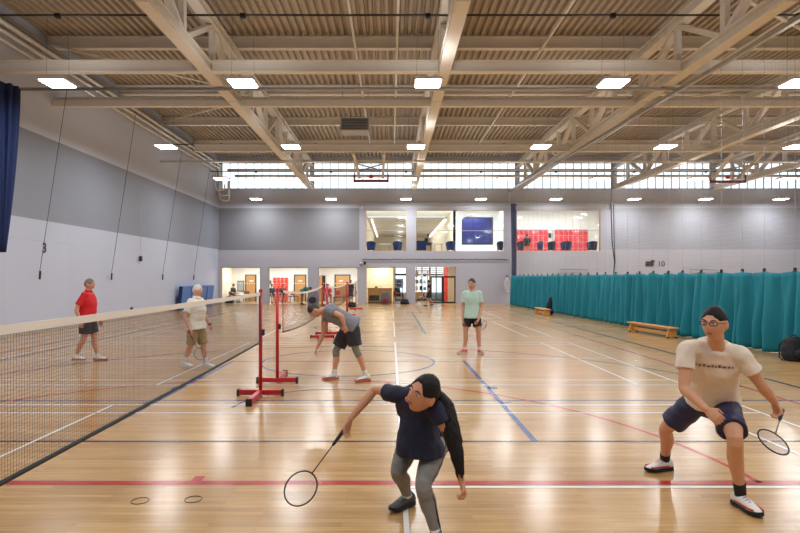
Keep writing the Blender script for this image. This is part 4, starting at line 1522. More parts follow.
class Person:
    def __init__(s, J, k=1.0, female=False, girth=1.0, hk=1.1):
        s.hk = hk
        s.J = {n: V(p) for n, p in J.items()}
        s.k, s.fem, s.g = k, female, girth
        j = s.J
        s.hx = (j['hipL'] - j['hipR']).normalized()
        s.sx = (j['shL'] - j['shR']).normalized()
        s.spine0, s.spine2 = j['pelvis'], j['neck']
        up = (s.spine2 - s.spine0).normalized()
        mx = (s.hx + s.sx).normalized()
        s.fwd = mx.cross(up).normalized() * 1.0      # left x up -> forward? left(x) x up(z): for left=+X, up=+Z gives -Y
        if s.fwd.dot(j['face']) < -0.35:
            s.fwd = -s.fwd
        s.spine1 = (s.spine0 + s.spine2) / 2 - s.fwd * (0.03 * k)

    def torso(s, mb, t0, t1, grow, skirt=False, n=20, flare=0.0):
        g, k = s.g, s.k
        if s.fem:
            base = [(-0.16, .105, .085, 0), (-0.06, .165, .108, -.006), (0.06, .168, .112, -.008), (0.22, .140, .098, 0), (0.36, .122, .088, 0), (0.52, .134, .098, .006),
                    (0.68, .146, .112, .014), (0.82, .145, .096, .004), (0.92, .125, .076, 0), (1.0, .062, .056, 0)]
        else:
            base = [(-0.16, .115, .090, 0), (-0.06, .168, .112, -.004), (0.06, .170, .115, -.004), (0.22, .158, .108, 0), (0.36, .150, .106, .004), (0.52, .160, .112, .006),
                    (0.68, .168, .120, .008), (0.82, .160, .106, .002), (0.92, .128, .082, 0), (1.0, .068, .062, 0)]
        if g > 1.02:
            base = [(t, a * (1 + (g - 1) * (0.6 if t > .7 else 1)), b * (1 + (g - 1) * (2.2 if .1 < t < .6 else 0.8)), o + ((g - 1) * .12 if .1 < t < .6 else 0)) for t, a, b, o in base]
        if skirt:
            h_ = base[2]
            base = [(-0.5, h_[1] * 1.03, h_[2] * 1.06, h_[3]), (-0.05, h_[1] * 1.02, h_[2] * 1.03, h_[3])] + base[2:]
        ts = [t0 + (t1 - t0) * i / 22 for i in range(23)]
        rg = []
        for t in ts:
            for q in range(len(base) - 1):
                if base[q][0] <= t <= base[q + 1][0] + 1e-6:
                    break
            u = (t - base[q][0]) / (base[q + 1][0] - base[q][0])
            u = max(0, min(1, u))
            u = u * u * (3 - 2 * u) if base[q][0] < 0.8 else u
            a, b, o = (base[q][m] + (base[q + 1][m] - base[q][m]) * u for m in (1, 2, 3))
            c = bez(s.spine0, s.spine1, s.spine2, t) if 0 <= t <= 1 else s.spine0 + (s.spine1 - s.spine0) * 2 * t
            tt = max(0, min(1, t))
            tan = ((s.spine1 - s.spine0) * (1 - tt) + (s.spine2 - s.spine1) * tt).normalized()
            w_ = max(0, min(1, (tt - 0.1) / 0.75))
            ax = (s.hx * (1 - w_) + s.sx * w_)
            if t > 0.6:
                v = min(1, (t - 0.6) / 0.3)
                ax = (ax - tan * ax.dot(tan) * (1 - v))
            else:
                ax = ax - tan * ax.dot(tan)
            ax.normalize()
            ay = ax.cross(tan)
            if ay.dot(s.fwd) < 0:
                ay = -ay
            fl = flare * max(0, 1 - (t - t0) / 0.4)
            A, B = a * k + grow + fl, b * k + grow + fl
            ring = []
            for j in range(n):
                an = 2 * PI * j / n
                ca, sa = math.cos(an), math.sin(an)
                e = 0.86
                ring.append(c + ay * (o * k) + ax * (math.copysign(abs(ca) ** e, ca) * A) + ay * (math.copysign(abs(sa) ** e, sa) * B))
            rg.append(ring)
        mb.rings(rg)

    def leg_pts(s, S):
        j, k = s.J, s.k
        h, kn, an = j['hip' + S], j['kn' + S], j['an' + S]
        back = -(j['toe' + S]).normalized()
        thm = h.lerp(kn, 0.5) - back * 0.01 * k
        cf = kn.lerp(an, 0.32) + back * 0.016 * k
        lo = kn.lerp(an, 0.72) + back * 0.003 * k
        return [h, thm, kn, cf, lo, an]

    def arm_pts(s, S):
        j = s.J
        sh, el, wr = j['sh' + S], j['el' + S], j['wr' + S]
        return [sh, sh.lerp(el, 0.5), el, el.lerp(wr, 0.28), el.lerp(wr, 0.7), wr]

    def body(s, name, voxel, sk, hands=True, curl=(0.5, 0.5), palms=None, label=None, group=None, loc=None):
        j, k = s.J, s.k
        f = 0.86 if s.fem else 1.0
        mb = MB()
        s.torso(mb, -0.16, 1.0, 0.0)
        H_ = s.head = Head(j['head'], j['face'], j['hup'], k * s.hk)
        H_.mesh(mb)
        nb = j['neck'] - (j['neck'] - s.spine1).normalized() * 0.05 * k
        mb.limb([nb, j['neck'].lerp(H_.w((0, -0.02, -0.07)), 0.5), H_.w((0, -0.018, -0.05))], [0.066 * k * f, 0.055 * k * f, 0.054 * k * f], 14)
        for S in 'LR':
            mb.limb(s.leg_pts(S), [x * k for x in ((.088, .080, .054, .057, .042, .036) if not s.fem else (.090, .078, .052, .053, .038, .033))], 16)
            mb.limb(s.arm_pts(S), [x * k * f for x in (.056, .049, .039, .042, .033, .027)], 14)
            nk = j['neck'] - (j['neck'] - s.spine1).normalized() * 0.05 * k
            mb.limb([nk.lerp(j['sh' + S], 0.2), nk.lerp(j['sh' + S], 0.6), j['sh' + S]], [0.050 * k * f, 0.054 * k * f, 0.055 * k * f], 12)
            a, t = j['an' + S], j['toe' + S].normalized()
            dn = j.get('sole' + S, V((0, 0, -1)))
            mb.limb([a - t * 0.02 * k + dn * 0.035 * k, a + t * 0.05 * k + dn * 0.052 * k, a + t * 0.13 * k + dn * 0.062 * k], [0.028 * k, 0.022 * k, 0.014 * k], 10, 2)
            if hands:
                i = 'LR'.index(S)
                pn = palms[i] if palms else (s.sx * (-1 if S == 'L' else 1))
                hd = j['ha' + S]
                d = hd.normalized()
                n = (V(pn) - d * V(pn).dot(d)).normalized()
                # thumb side: forward-ish side of the hand
                w_ = d.cross(n)
                th = j.get('thumb' + S, s.fwd)
                sd = 1 if w_.dot(th) > 0 else -1
                add_hand(mb, j['wr' + S], d, n, sd, k * (0.92 if s.fem else 1.0), curl[i])
        b0 = (j['anL'] + j['anR']) / 2
        o = V((b0.x, b0.y, 0)) if loc is None else V(loc)
        s.ob = remeshed(mb, name, voxel, sk, None, 2, off=o)
        s.ob.location = o
        tag(s.ob, label, 'person', group)
        s.vox = voxel
        return s.ob

    # -- clothes
    def shirt(s, mat, sleeve=0.55, hem=-0.12, grow=0.016, name='t_shirt', fold=0.008, top=0.965, flare=0.012, sl=(0.066, 0.066), drape=None):
        mb = MB()
        if drape:
            mb.limb([q[0] for q in drape], [q[1] for q in drape], 18, 4, (True, False))
        k = s.k
        s.torso(mb, hem, top, grow * k, skirt=True, flare=flare)
        for S in 'LR':
            a = s.arm_pts(S)
            sh, el = s.J['sh' + S], s.J['el' + S]
            end = sh.lerp(el, sleeve)
            f = 0.9 if s.fem else 1
            nk = s.J['neck'] - (s.J['neck'] - s.spine1).normalized() * 0.045 * k
            mb.limb([nk.lerp(sh, 0.22), nk.lerp(sh, 0.6), sh], [0.058 * k * f, 0.064 * k * f, sl[0] * k * f], 14, 4)
            inn = sh.lerp(nk, 0.2)
            mb.limb([inn, sh, sh.lerp(el, sleeve * 0.5), end], [sl[0] * 0.9 * k * f, sl[0] * k * f, (sl[0] + sl[1]) / 2 * k * f, sl[1] * k * f], 16, 4, (True, False))
        return remeshed(mb, name, s.vox * 1.15, mat, s.ob, 2, fold, 8.0)

    def collar(s, mat, par):
        n = s.J['neck']
        d = (s.J['head'] - n).normalized()
        MB().tube([n - d * 0.015, n + d * 0.02, n + d * 0.035], [0.085 * s.k, 0.078 * s.k, 0.07 * s.k], 18).build('collar', mat, par, smooth=True)

    def shorts(s, mat, frac=0.72, grow=0.014, r=(.115, .112, .108), name='shorts', fold=0.010, top=0.2):
        mb = MB()
        k = s.k
        s.torso(mb, -0.159, top, grow * k)
        for S in 'LR':
            h, kn = s.J['hip' + S], s.J['kn' + S]
            e = h.lerp(kn, frac)
            mb.limb([h, h.lerp(e, 0.5), e], [x * k for x in r], 18, 4, (True, False))
        return remeshed(mb, name, s.vox * 1.15, mat, s.ob, 2, fold, 8.0)

    def leggings(s, mat, grow=0.006):
        mb = MB()
        k = s.k
        s.torso(mb, -0.159, 0.2, grow * k)
        for S in 'LR':
            p = s.leg_pts(S)
            e = p[4].lerp(p[5], 0.75)
            mb.limb(p[:5] + [e], [(x + grow) * k for x in (.092, .080, .053, .054, .040, .036)], 18, 4, (True, False))
        return remeshed(mb, 'leggings', s.vox * 1.1, mat, s.ob, 2, 0.004, 14.0)

    def socks(s, mat, hgt=0.35, r=0.044):
        for S in 'LR':
            p = s.leg_pts(S)
            a = p[5]
            kn = p[2]
            mb = MB().limb([a + (kn - a) * hgt, a + (kn - a) * hgt * 0.5, a, a + V((0, 0, -0.03))], [r * s.k * 1.05, r * s.k, 0.041 * s.k, 0.042 * s.k], 14, 3, (False, True))
            mb.build('sock', mat, s.ob, smooth=True)

    def shoes(s, mat, sole, lace=None, size=1.0, accent=None):
        for S in 'LR':
            a = s.J['an' + S]
            t = s.J['toe' + S].normalized()
            up = -s.J.get('sole' + S, V((0, 0, -1))).normalized()
            t = (t - up * t.dot(up)).normalized()
            w_ = t.cross(up).normalized()
            L_ = 0.285 * s.k * size
            base = a - up * (0.088 * s.k) - t * (0.075 * s.k)
            prof = [(0.0, .022, .050, .02), (.04, .036, .095, .01), (.14, .042, .122, 0), (.28, .043, .126, 0), (.42, .042, .104, 0), (.57, .046, .080, 0), (.72, .048, .060, 0), (.86, .042, .050, 0), (.96, .026, .040, .004), (1.0, .012, .030, .01)]
            rg = []
            for u, hw, ht, b in prof:
                c = base + t * (L_ * u)
                ring = []
                for q in range(16):
                    an = 2 * PI * q / 16
                    ca, sa = math.cos(an), math.sin(an)
                    e = 0.7
                    y = math.copysign(abs(ca) ** e, ca) * hw * s.k
                    z = 0.018 + b + (ht - 0.018 - b) * (0.5 + 0.5 * math.copysign(abs(sa) ** e, sa))
                    if sa > 0:
                        y *= 1 - 0.28 * sa
                    ring.append(c + w_ * y + up * (z * s.k))
                rg.append(ring)
            sh = MB().rings(rg).build('shoe', mat, s.ob, smooth=True)
            so = []
            for u, hw in ((-.02, .018), (.03, .036), (.15, .041), (.35, .040), (.55, .048), (.75, .052), (.9, .044), (.98, .028), (1.02, .010)):
                c = base + t * (L_ * u)
                lift = 0.012 * max(0, u - .8) / .2
                so.append([c - w_ * hw * s.k + up * (lift + 0.001), c + w_ * hw * s.k + up * (lift + 0.001), c + w_ * hw * s.k * 1.02 + up * (0.03 * s.k + lift), c - w_ * hw * s.k * 1.02 + up * (0.03 * s.k + lift)])
            MB().rings(so).build('sole', sole, sh)
            if lace is not None:
                lb = MB()
                for q in range(4):
                    u = 0.40 + 0.07 * q
                    c = base + t * (L_ * u) + up * ((0.108 - 0.012 * q) * s.k)
                    lb.tube([c - w_ * 0.026 * s.k - up * 0.008, c + up * 0.004, c + w_ * 0.026 * s.k - up * 0.008], 0.0035, 6)
                lb.build('laces', lace, sh)
            if accent is not None:
                ab = MB()
                for e in (-1, 1):
                    ab.tube([base + t * (L_ * u) + w_ * (e * hw * s.k) + up * (0.045 * s.k) for u, hw in ((.2, .0385), (.4, .041), (.6, .0475), (.78, .047), (.9, .038))], 0.007 * s.k, 6)
                ab.build('side_stripe', accent, sh, smooth=True)

    def hair(s, mat, front=0.52, side=0.12, back=-0.55, k=1.07, puff=0.0, name='hair', rough=0.004):
        H_ = s.head
        rows = dirs(48, 36)
        rg = []
        for r in rows:
            ring = []
            for d in r:
                y = d.y
                az = math.atan2(d.y, abs(d.x))      # +90 front, -90 back
                u = (az + PI / 2) / PI
                if u > 0.72:
                    v = (u - 0.72) / 0.28
                    lim = side + (front - side) * min(1, v * 1.5)
                elif u > 0.45:
                    lim = side + 0.0 * u
                else:
                    v = u / 0.45
                    lim = back + (side - back) * v ** 1.5
                m = d.z - lim
                t = max(0.0, min(1.0, m / 0.10 + 0.5))
                kk = 0.90 + (k - 0.90) * t * t * (3 - 2 * t)
                p = head_point(d, kk)
                if puff:
                    p += V((0, 0, 1)) * puff * max(0, d.z) * t
                p += V(d) * rough * noise.noise(V(d) * 9) * t
                ring.append(H_.w(p))
            rg.append(ring)
        return MB().rings(rg).build(name, mat, s.ob, smooth=True)

    def face(s, brow, detail=True):
        H_ = s.head
        for e in (-1, 1):
            ey = MB().ball(H_.w((e * 0.030, 0.0775, 0.009)), (0.0135 * s.k, 0.0095 * s.k, 0.0062 * s.k), 12, 8, H_.R).build('eye', m_eyew, s.ob, smooth=True)
            MB().ball(H_.w((e * 0.030, 0.0850, 0.009)), (0.0058 * s.k, 0.0035 * s.k, 0.0058 * s.k), 10, 6, H_.R).build('iris', m_iris, ey, smooth=True)
            MB().tube([H_.w((e * 0.014, 0.094, 0.028)), H_.w((e * 0.030, 0.092, 0.034)), H_.w((e * 0.048, 0.080, 0.029))], [0.0028, 0.0042, 0.002], 6).build('eyebrow', brow, s.ob, smooth=True)
        MB().ball(H_.w((0, 0.0785, -0.055)), (0.022 * s.k, 0.007 * s.k, 0.0055 * s.k), 14, 8, H_.R).ball(H_.w((0, 0.0770, -0.062)), (0.018 * s.k, 0.007 * s.k, 0.006 * s.k), 14, 8, H_.R).build('lips', m_lip, s.ob, smooth=True)


def stand(x, y, h, ang, arms=None, stride=0.0, feet_w=0.09, turn=0.0, bend=0.0):
    """joints of an upright figure; ang = facing angle (0 = +X, -90 deg = towards the camera)"""
    f = V((math.cos(ang), math.sin(ang), 0))
    l = V((-f.y, f.x, 0))
    u = V((0, 0, 1))
    o = V((x, y, 0))
    J = {}
    P = lambda a, b, c: o + f * (a * h) + l * (b * h) + u * (c * h)
    J['pelvis'] = P(0, 0, .545)
    J['neck'] = P(.01, 0, .845)
    fa = f * math.cos(turn) + l * math.sin(turn)
    J['face'] = fa
    J['hup'] = u + fa * 0.05
    J['head'] = P(.022, 0, .932)
    for S, e in (('L', 1), ('R', -1)):
        J['hip' + S] = P(0, e * .052, .525)
        st = stride * e
        J['kn' + S] = P(.02 + st * .35, e * (.05 + feet_w * .25), .285)
        J['an' + S] = P(-.01 + st, e * (.03 + feet_w * .5), .052 + (.02 if st < -0.05 else 0))
        J['toe' + S] = (f + l * e * 0.25) if abs(stride) < .05 else f + l * e * 0.1
        J['sh' + S] = P(0, e * .096, .808)
        J['el' + S] = P(-.02, e * .122, .63)
        J['wr' + S] = P(.03, e * .124, .485)
        J['ha' + S] = V((0, 0, -1)) + f * 0.2
    if arms:
        for n_, v in arms.items():
            J[n_] = P(*v) if not n_.startswith('ha') else f * v[0] + l * v[1] + u * v[2]
    return J


def seated(x, y, ang, seat=0.46, h=1.68, lean=0.0):
    f = V((math.cos(ang), math.sin(ang), 0))
    l = V((-f.y, f.x, 0))
    u = V((0, 0, 1))
    o = V((x, y, 0))
    P = lambda a, b, c: o + f * a + l * b + u * c
    J = {'pelvis': P(.06, 0, seat + .15), 'neck': P(.02 + lean, 0, seat + .60 - lean * .3), 'head': P(.05 + lean * 1.3, 0, seat + .77 - lean * .5), 'face': f - u * .25, 'hup': u + f * .2}
    for S, e in (('L', 1), ('R', -1)):
        J['hip' + S] = P(0.08, e * .09, seat + .13)
        J['kn' + S] = P(.46, e * .12, seat + .10)
        J['an' + S] = P(.44, e * .12, .09)
        J['toe' + S] = f
        J['sh' + S] = P(lean, e * .19, seat + .55 - lean * .3)
        J['el' + S] = P(.06 + lean, e * .24, seat + .28)
        J['wr' + S] = P(.28 + lean, e * .14, seat + .2)
        J['ha' + S] = f - u * .1
    return J


def lift(J, dz):
    out = {}
    for n_, v in J.items():
        out[n_] = V(v) + V((0, 0, dz)) if not (n_.startswith(('toe', 'ha', 'face', 'hup', 'sole', 'thumb')) ) or n_ == 'head' else V(v)
    return out


def racket(grip_end, head_c, face_n, label, colr=None, k=1.0):
    """badminton racket from butt of grip towards the centre of the head"""
    g, h = V(grip_end), V(head_c)
    d = (h - g).normalized()
    n = V(face_n)
    n = (n - d * n.dot(d)).normalized()
    w_ = d.cross(n)
    t = empty('badminton_racket', g, label, 'racket', None)
    MB().tube([g, g + d * 0.01, g + d * 0.16, g + d * 0.18], [0.0155, 0.0145, 0.0125, 0.008], 10).build('grip', m_grip, t, smooth=True)
    ra, rb = 0.125, 0.105
    c = g + d * (0.665 - ra)
    MB().tube([g + d * 0.17, c - d * ra], 0.0042, 8).build('shaft', colr or m_black, t, smooth=True)
    MB().tube([c + d * (ra * math.cos(a)) + w_ * (rb * math.sin(a)) for a in [2 * PI * i / 36 for i in range(36)]], 0.0055, 8, closed=True).build('frame', colr or m_black, t, smooth=True)
    st = MB()
    for i in range(-9, 10):
        x = i * 0.0105
        q = ra * math.sqrt(max(0, 1 - (x / rb) ** 2))
        st.tube([c + w_ * x - d * q, c + w_ * x + d * q], 0.0006, 3, caps=False)
    for i in range(-11, 12):
        y = i * 0.0105
        q = rb * math.sqrt(max(0, 1 - (y / ra) ** 2))
        st.tube([c + d * y - w_ * q, c + d * y + w_ * q], 0.0006, 3, caps=False)
    st.build('strings', m_string, t, fix=False)
    return t


m_grip = M('dark_grip_tape', (30, 30, 34), 0.7, var=0.1)
m_navytee = M('navy_tee', (18, 22, 48), 0.75, var=0.08)
m_legging = M('marl_grey_legging', (124, 120, 114), 0.8, var=0.14, scale=18)
m_hairblk = M('black_hair', (22, 16, 15), 0.55, spec=0.25, var=0.3, scale=40, stretch=(3, 3, 0.6))
m_hairbrn = M('dark_brown_hair', (46, 32, 26), 0.45, var=0.2, scale=40)
m_hairgry = M('grey_hair', (128, 112, 98), 0.6, var=0.2, scale=40)
m_hairwht = M('white_hair', (216, 210, 202), 0.6, var=0.1, scale=40)
m_creamtee = M('cream_tee', (226, 212, 192), 0.8, var=0.04)
m_navyshort = M('navy_shorts', (36, 34, 66), 0.6, var=0.1)
m_mint = M('mint_tee', (184, 216, 204), 0.8, var=0.04)
m_blackshort = M('black_shorts', (20, 20, 26), 0.65, var=0.1)
m_greytee = M('mid_grey_tee', (124, 126, 132), 0.8, var=0.06)
m_charshort = M('charcoal_shorts', (40, 38, 44), 0.65, var=0.1)
m_redpolo = M('scarlet_polo', (206, 24, 36), 0.75, var=0.06)
m_whitepolo = M('white_polo', (236, 232, 218), 0.8, var=0.03)
m_khaki = M('khaki_shorts', (160, 140, 100), 0.8, var=0.08)
m_brace = M('grey_green_knee_brace', (128, 132, 116), 0.8, var=0.12)
m_whiteshoe = M('white_shoe', (222, 220, 214), 0.5, var=0.05)
m_greyshoe = M('dark_grey_shoe', (60, 60, 60), 0.6, var=0.15)
m_redshoe = M('red_shoe', (190, 40, 40), 0.5, var=0.08)
m_aqualace = M('aqua_lace', (90, 180, 164), 0.6, var=0.05)
m_pinkrub = M('coral_outsole', (196, 92, 70), 0.6, var=0.05)

# ---- 1. woman in navy lunging in the foreground
J = dict(pelvis=(.25, 4.14, .585), neck=(.145, 3.76, .985), head=(.205, 3.55, 1.025), face=(-.80, -.58, -.10), hup=(.40, -.22, .89),
         hipL=(.335, 4.08, .57), hipR=(.165, 4.20, .57), knL=(.208, 3.62, .425), anL=(.30, 3.62, .09), toeL=(.15, -1, 0),
         knR=(.05, 3.90, .41), anR=(.124, 4.30, .092), toeR=(-.75, -.66, 0),
         shR=(.035, 3.84, .968), shL=(.285, 3.63, .92), elR=at(375, 390, 4.07), wrR=at(350, 419, 4.0), haR=(-.30, -.1, -.95),
         elL=at(455, 446, 3.58), wrL=at(461.5, 482, 3.56), haL=(.25, -.1, -1), thumbR=(.5, -.6, 0), thumbL=(-.6, -.5, 0))
p1 = Person(J, 0.93, True, 1.0, 1.2)
sk1 = skin((196, 138, 104))
p1.body('person', 0.0055, sk1, True, (0.95, 0.35), palms=((-.9, -.2, 0), (.6, -.7, -.3)), label='woman in navy T-shirt and grey leggings lunging with a racket in the foreground')
p1.shirt(m_navytee, 0.38, -0.10, 0.020, fold=0.016, sl=(0.072, 0.078), flare=0.02, drape=[((.185, 3.90, .85), .12), ((.19, 3.87, .72), .145), ((.195, 3.855, .60), .165), ((.195, 3.85, .545), .17)])
p1.leggings(m_legging)
p1.socks(m_sock, 0.16, 0.042)
p1.shoes(m_greyshoe, m_black, m_aqualace, 0.92)
p1.hair(m_hairblk, 0.60, 0.16, -0.6, 1.07, 0.004)
p1.face(m_hairblk)
hp = p1.head
mb = MB()
r0 = hp.w((0.0, -0.085, 0.02))
tail = [r0, hp.w((0.0, -0.125, 0.0)), at(445, 404, 3.66), at(451, 430, 3.60), at(457, 456, 3.55), at(460.5, 474, 3.54)]
mb.limb(tail, [0.026, 0.032, 0.040, 0.040, 0.022, 0.005], 14, 5)
for i in range(13):
    a = 2 * PI * i / 13
    o_ = V((0.034 * math.cos(a), 0.034 * math.sin(a), 0))
    mb.limb([tail[1] + o_ * .3, tail[2] + o_ * 1.1, tail[3] + o_ * 1.25, tail[4] + o_ * 0.9, tail[5] + o_ * 0.6 + V((0, 0, -0.02 * (i % 3)))], [0.012, 0.019, 0.020, 0.013, 0.003], 8, 4)
remeshed(mb, 'ponytail', 0.006, m_hairblk, p1.ob, 1, 0.006, 22, fsq=V((3, 3, 0.35)))
MB().tube([r0.lerp(tail[1], 0.45) + (hp.x * math.cos(a) + hp.z * math.sin(a)) * 0.036 for a in [2 * PI * i / 16 for i in range(16)]], 0.008, 6, closed=True).build('hair_tie', m_black, p1.ob, smooth=True)
# dark stripe down the outer leg
lp = p1.leg_pts('L')
out = p1.hx * 1.0
sp = [lp[0] + out * .088 + V((0, 0, .04)), lp[1] + out * .079, lp[2] + out * .052 + V((0, .01, 0)), lp[3] + out * .054, lp[4] + out * .041, lp[5] + out * .036]
MB().limb(sp, [.006] * 6, 8, 5).build('side_stripe', m_black, p1.ob, smooth=True)
wr = V(J['wrR'])
hd = V(J['haR']).normalized()
gp = wr + hd * 0.09 + V((-.022, -.005, 0))
hc = at(307, 480, 3.92)
dr = (hc - gp).normalized()
racket(gp - dr * 0.06, hc, (0.25, -1, 0.2), 'dark badminton racket held low by the woman in navy')

# ---- 2. man in cream shirt, right
J = dict(pelvis=(2.64, 4.60, .745), neck=(2.46, 4.24, 1.27), head=(2.385, 4.13, 1.425), face=(-.78, -.60, -.06), hup=(-.02, -.08, 1),
         hipL=(2.70, 4.52, .74), hipR=(2.55, 4.68, .72), knL=(2.535, 4.13, .575), anL=at(740.5, 494, 4.30), toeL=(.1, -1, 0),
         knR=(2.385, 4.86, .45), anR=at(665, 455.5, 5.13), toeR=(-.95, -.25, 0),
         shR=(2.28, 4.31, 1.215), shL=(2.625, 4.20, 1.185), elR=at(684, 388, 4.24), wrR=at(706, 409, 4.06), haR=(.55, -.35, -.55),
         elL=at(762, 386, 4.22), wrL=at(774.5, 402, 4.32), haL=(.35, .1, -.8), thumbL=(-.4, -.9, 0), thumbR=(.3, -.6, .8))
J['anR'].z = 0.092
J['anL'].z = 0.092
p2 = Person(J, 1.0)
sk2 = skin((206, 152, 116))
p2.body('person', 0.006, sk2, True, (0.9, 0.5), palms=((-.9, -.3, -.3), (.5, .5, -.4)), label='man in cream T-shirt, navy shorts and glasses lunging at the right')
sh = p2.shirt(m_creamtee, 0.52, 0.0, 0.020, fold=0.014, sl=(0.064, 0.074), flare=0.02)
p2.shorts(m_navyshort, 0.78, 0.014, (.105, .104, .104), fold=0.014)
p2.socks(M('black_sock', (26, 26, 28), 0.8, var=0.1), 0.24, 0.043)
p2.shoes(m_whiteshoe, m_black, m_redshoe, 1.0, m_redshoe)
p2.hair(m_hairblk, 0.52, 0.22, -0.35, 1.045)
p2.face(m_hairblk)
hp = p2.head
gl = MB()
for e in (-1, 1):
    gl.tube([hp.w((e * 0.031 + 0.024 * math.copysign(abs(math.cos(a)) ** 0.6, math.cos(a)), 0.097 - 0.005 * abs(math.cos(a)), 0.009 + 0.012 * math.copysign(abs(math.sin(a)) ** 0.6, math.sin(a)))) for a in [2 * PI * i / 20 for i in range(20)]], 0.0024, 6, closed=True)
    gl.tube([hp.w((e * 0.053, 0.093, 0.014)), hp.w((e * 0.074, 0.06, 0.014)), hp.w((e * 0.079, -0.005, 0.012))], 0.0022, 6)
gl.tube([hp.w((-0.010, 0.104, 0.014)), hp.w((0, 0.106, 0.016)), hp.w((0.010, 0.104, 0.014))], 0.0022, 6)
gl.build('glasses', m_black, p2.ob, smooth=True)
# faint row of dark chest lettering marks and red leg print
from mathutils.bvhtree import BVHTree


def decal(par, origin, ex, ey, cells, mat, name, off=0.003):
    """small flat marks laid on a cloth surface; cells = (x0,x1,y0,y1) in metres"""
    dg = bpy.context.evaluated_depsgraph_get()
    bv = BVHTree.FromObject(par, dg)
    loc = par.matrix_world.translation if par.parent is None else root_loc(par)
    ex, ey = V(ex).normalized(), V(ey).normalized()
    n = ex.cross(ey).normalized()
    mb = MB()
    for x0, x1, y0, y1 in cells:
        K = max(2, int((x1 - x0) / 0.015))
        rows = []
        for i in range(K + 1):
            pr = []
            for yy in (y0, y1):
                q = V(origin) + ex * (x0 + (x1 - x0) * i / K) + ey * yy
                h = bv.ray_cast(q - loc + n * 0.5, -n)
                if h[0] is None:
                    pr = None
                    break
                pr.append(h[0] + loc + n * off)
            if pr:
                rows.append(pr)
        for a, b in zip(rows, rows[1:]):
            mb.add([a[0], b[0], b[1], a[1]], [(0, 1, 2, 3)])
    if mb.f:
        return mb.build(name, mat, par if par.parent is None else par)


m_print = M('brown_print', (128, 106, 96), 0.7, var=0.05)
cells = []
x = -0.13
rr = random.Random(11)
while x < 0.12:
    w_ = rr.uniform(0.012, 0.028)
    cells.append((x, x + w_, -0.012, rr.choice((0.004, 0.012))))
    x += w_ + 0.008
bpy.context.view_layer.update()
ctr = at(716, 367, 4.2)
exd = p2.sx - V((0, 0, 0))
decal(sh, ctr, (0.96, -0.28, -0.03), (0, 0, 1), cells, m_print, 'chest_lettering')
gp = V(J['wrL']) + V(J['haL']).normalized() * 0.085 + V((0.02, -0.01, -0.01))
hc = at(772, 446, 3.92)
dr = (hc - gp).normalized()
racket(gp - dr * 0.06, hc, (0.2, -0.6, 0.8), 'badminton racket held by the man in cream at the right edge', m_grip)

# ---- 3. stooping man in grey
D = 9.6
J = dict(pelvis=(-.68, 9.62, .945), neck=(-1.14, 9.55, 1.235), head=(-1.30, 9.53, 1.205), face=(-.62, -.2, -.78), hup=(-.74, 0, .60),
         hipL=(-.66, 9.52, .91), hipR=(-.72, 9.72, .91), knL=at(356, 350, 9.5), anL=at(364.5, 371, 9.55), toeL=(-.85, -.5, 0),
         knR=at(336, 351, 9.72), anR=at(334.5, 373, 9.72), toeR=(-.95, -.3, 0),
         shL=(-1.06, 9.37, 1.225), shR=(-1.10, 9.73, 1.19), elL=at(341.5, 316, 9.26), wrL=at(344, 324.5, 9.28), haL=(.25, .15, -.9),
         elR=at(323.5, 333, 9.72), wrR=at(317, 348, 9.70), haR=(-.4, -.1, -.9))
J['anL'].z = 0.092
J['anR'].z = 0.092
J['anL'].x = -.42
p3 = Person(J, 1.0)
sk3 = skin((204, 152, 120))
p3.body('person', 0.008, sk3, True, (0.3, 0.7), palms=((0, 1, 0), (1, 0, 0)), label='man in grey T-shirt and knee supports stooping beside the net posts')
p3.shirt(m_greytee, 0.5, -0.09, 0.034, fold=0.012, sl=(0.070, 0.078), flare=0.045)
p3.shorts(m_charshort, 0.80, 0.018, (.128, .126, .122), fold=0.012)
for S in 'LR':
    p = p3.leg_pts(S)
    MB().limb([p[1].lerp(p[2], 0.55), p[2], p[2].lerp(p[3], 0.7)], [.066, .063, .061], 14, 3, (False, False)).build('knee_support', m_brace, p3.ob, smooth=True)
p3.socks(m_sock, 0.22, 0.044)
p3.shoes(m_whiteshoe, m_pinkrub, m_greyshoe, 1.02, m_greyshoe)
p3.hair(m_hairbrn, 0.42, 0.10, -0.5, 1.07)
p3.face(m_hairbrn)

# ---- 4. man in mint
J = stand(1.88, 13.0, 1.74, math.radians(-98), dict(wrR=(.05, -.122, .46), wrL=(.10, .080, .455), elL=(.0, .126, .63), haL=(.5, -.3, -.8), haR=(.2, .1, -1)), feet_w=0.14, turn=-0.35)
J['toeR'] = V((-.95, -.45, 0))
J['toeL'] = V((.25, -1, 0))
p4 = Person(J, 0.99, hk=1.18)
p4.body('person', 0.010, skin((200, 150, 122)), True, (0.8, 0.5), label='man in mint T-shirt and black shorts standing with a racket on the far court')
p4.shirt(m_mint, 0.68, -0.24, 0.020, fold=0.010, sl=(0.066, 0.068), flare=0.02)
p4.shorts(m_blackshort, 0.66, 0.014, (.110, .108, .106))
p4.socks(m_sock, 0.18, 0.045)
p4.shoes(m_redshoe, m_whiteshoe, m_whiteshoe, 1.0, m_whiteshoe)
p4.hair(m_hairbrn, 0.55, 0.2, -0.35, 1.03)
p4.face(m_hairbrn)
gp = V(J['wrL']) + V(J['haL']).normalized() * 0.085
hc = at(485.5, 325.5, 12.25)
dr = (hc - gp).normalized()
racket(gp - dr * 0.1, hc, (-.5, -1, 0.3), 'black racket held across the shorts of the man in mint')

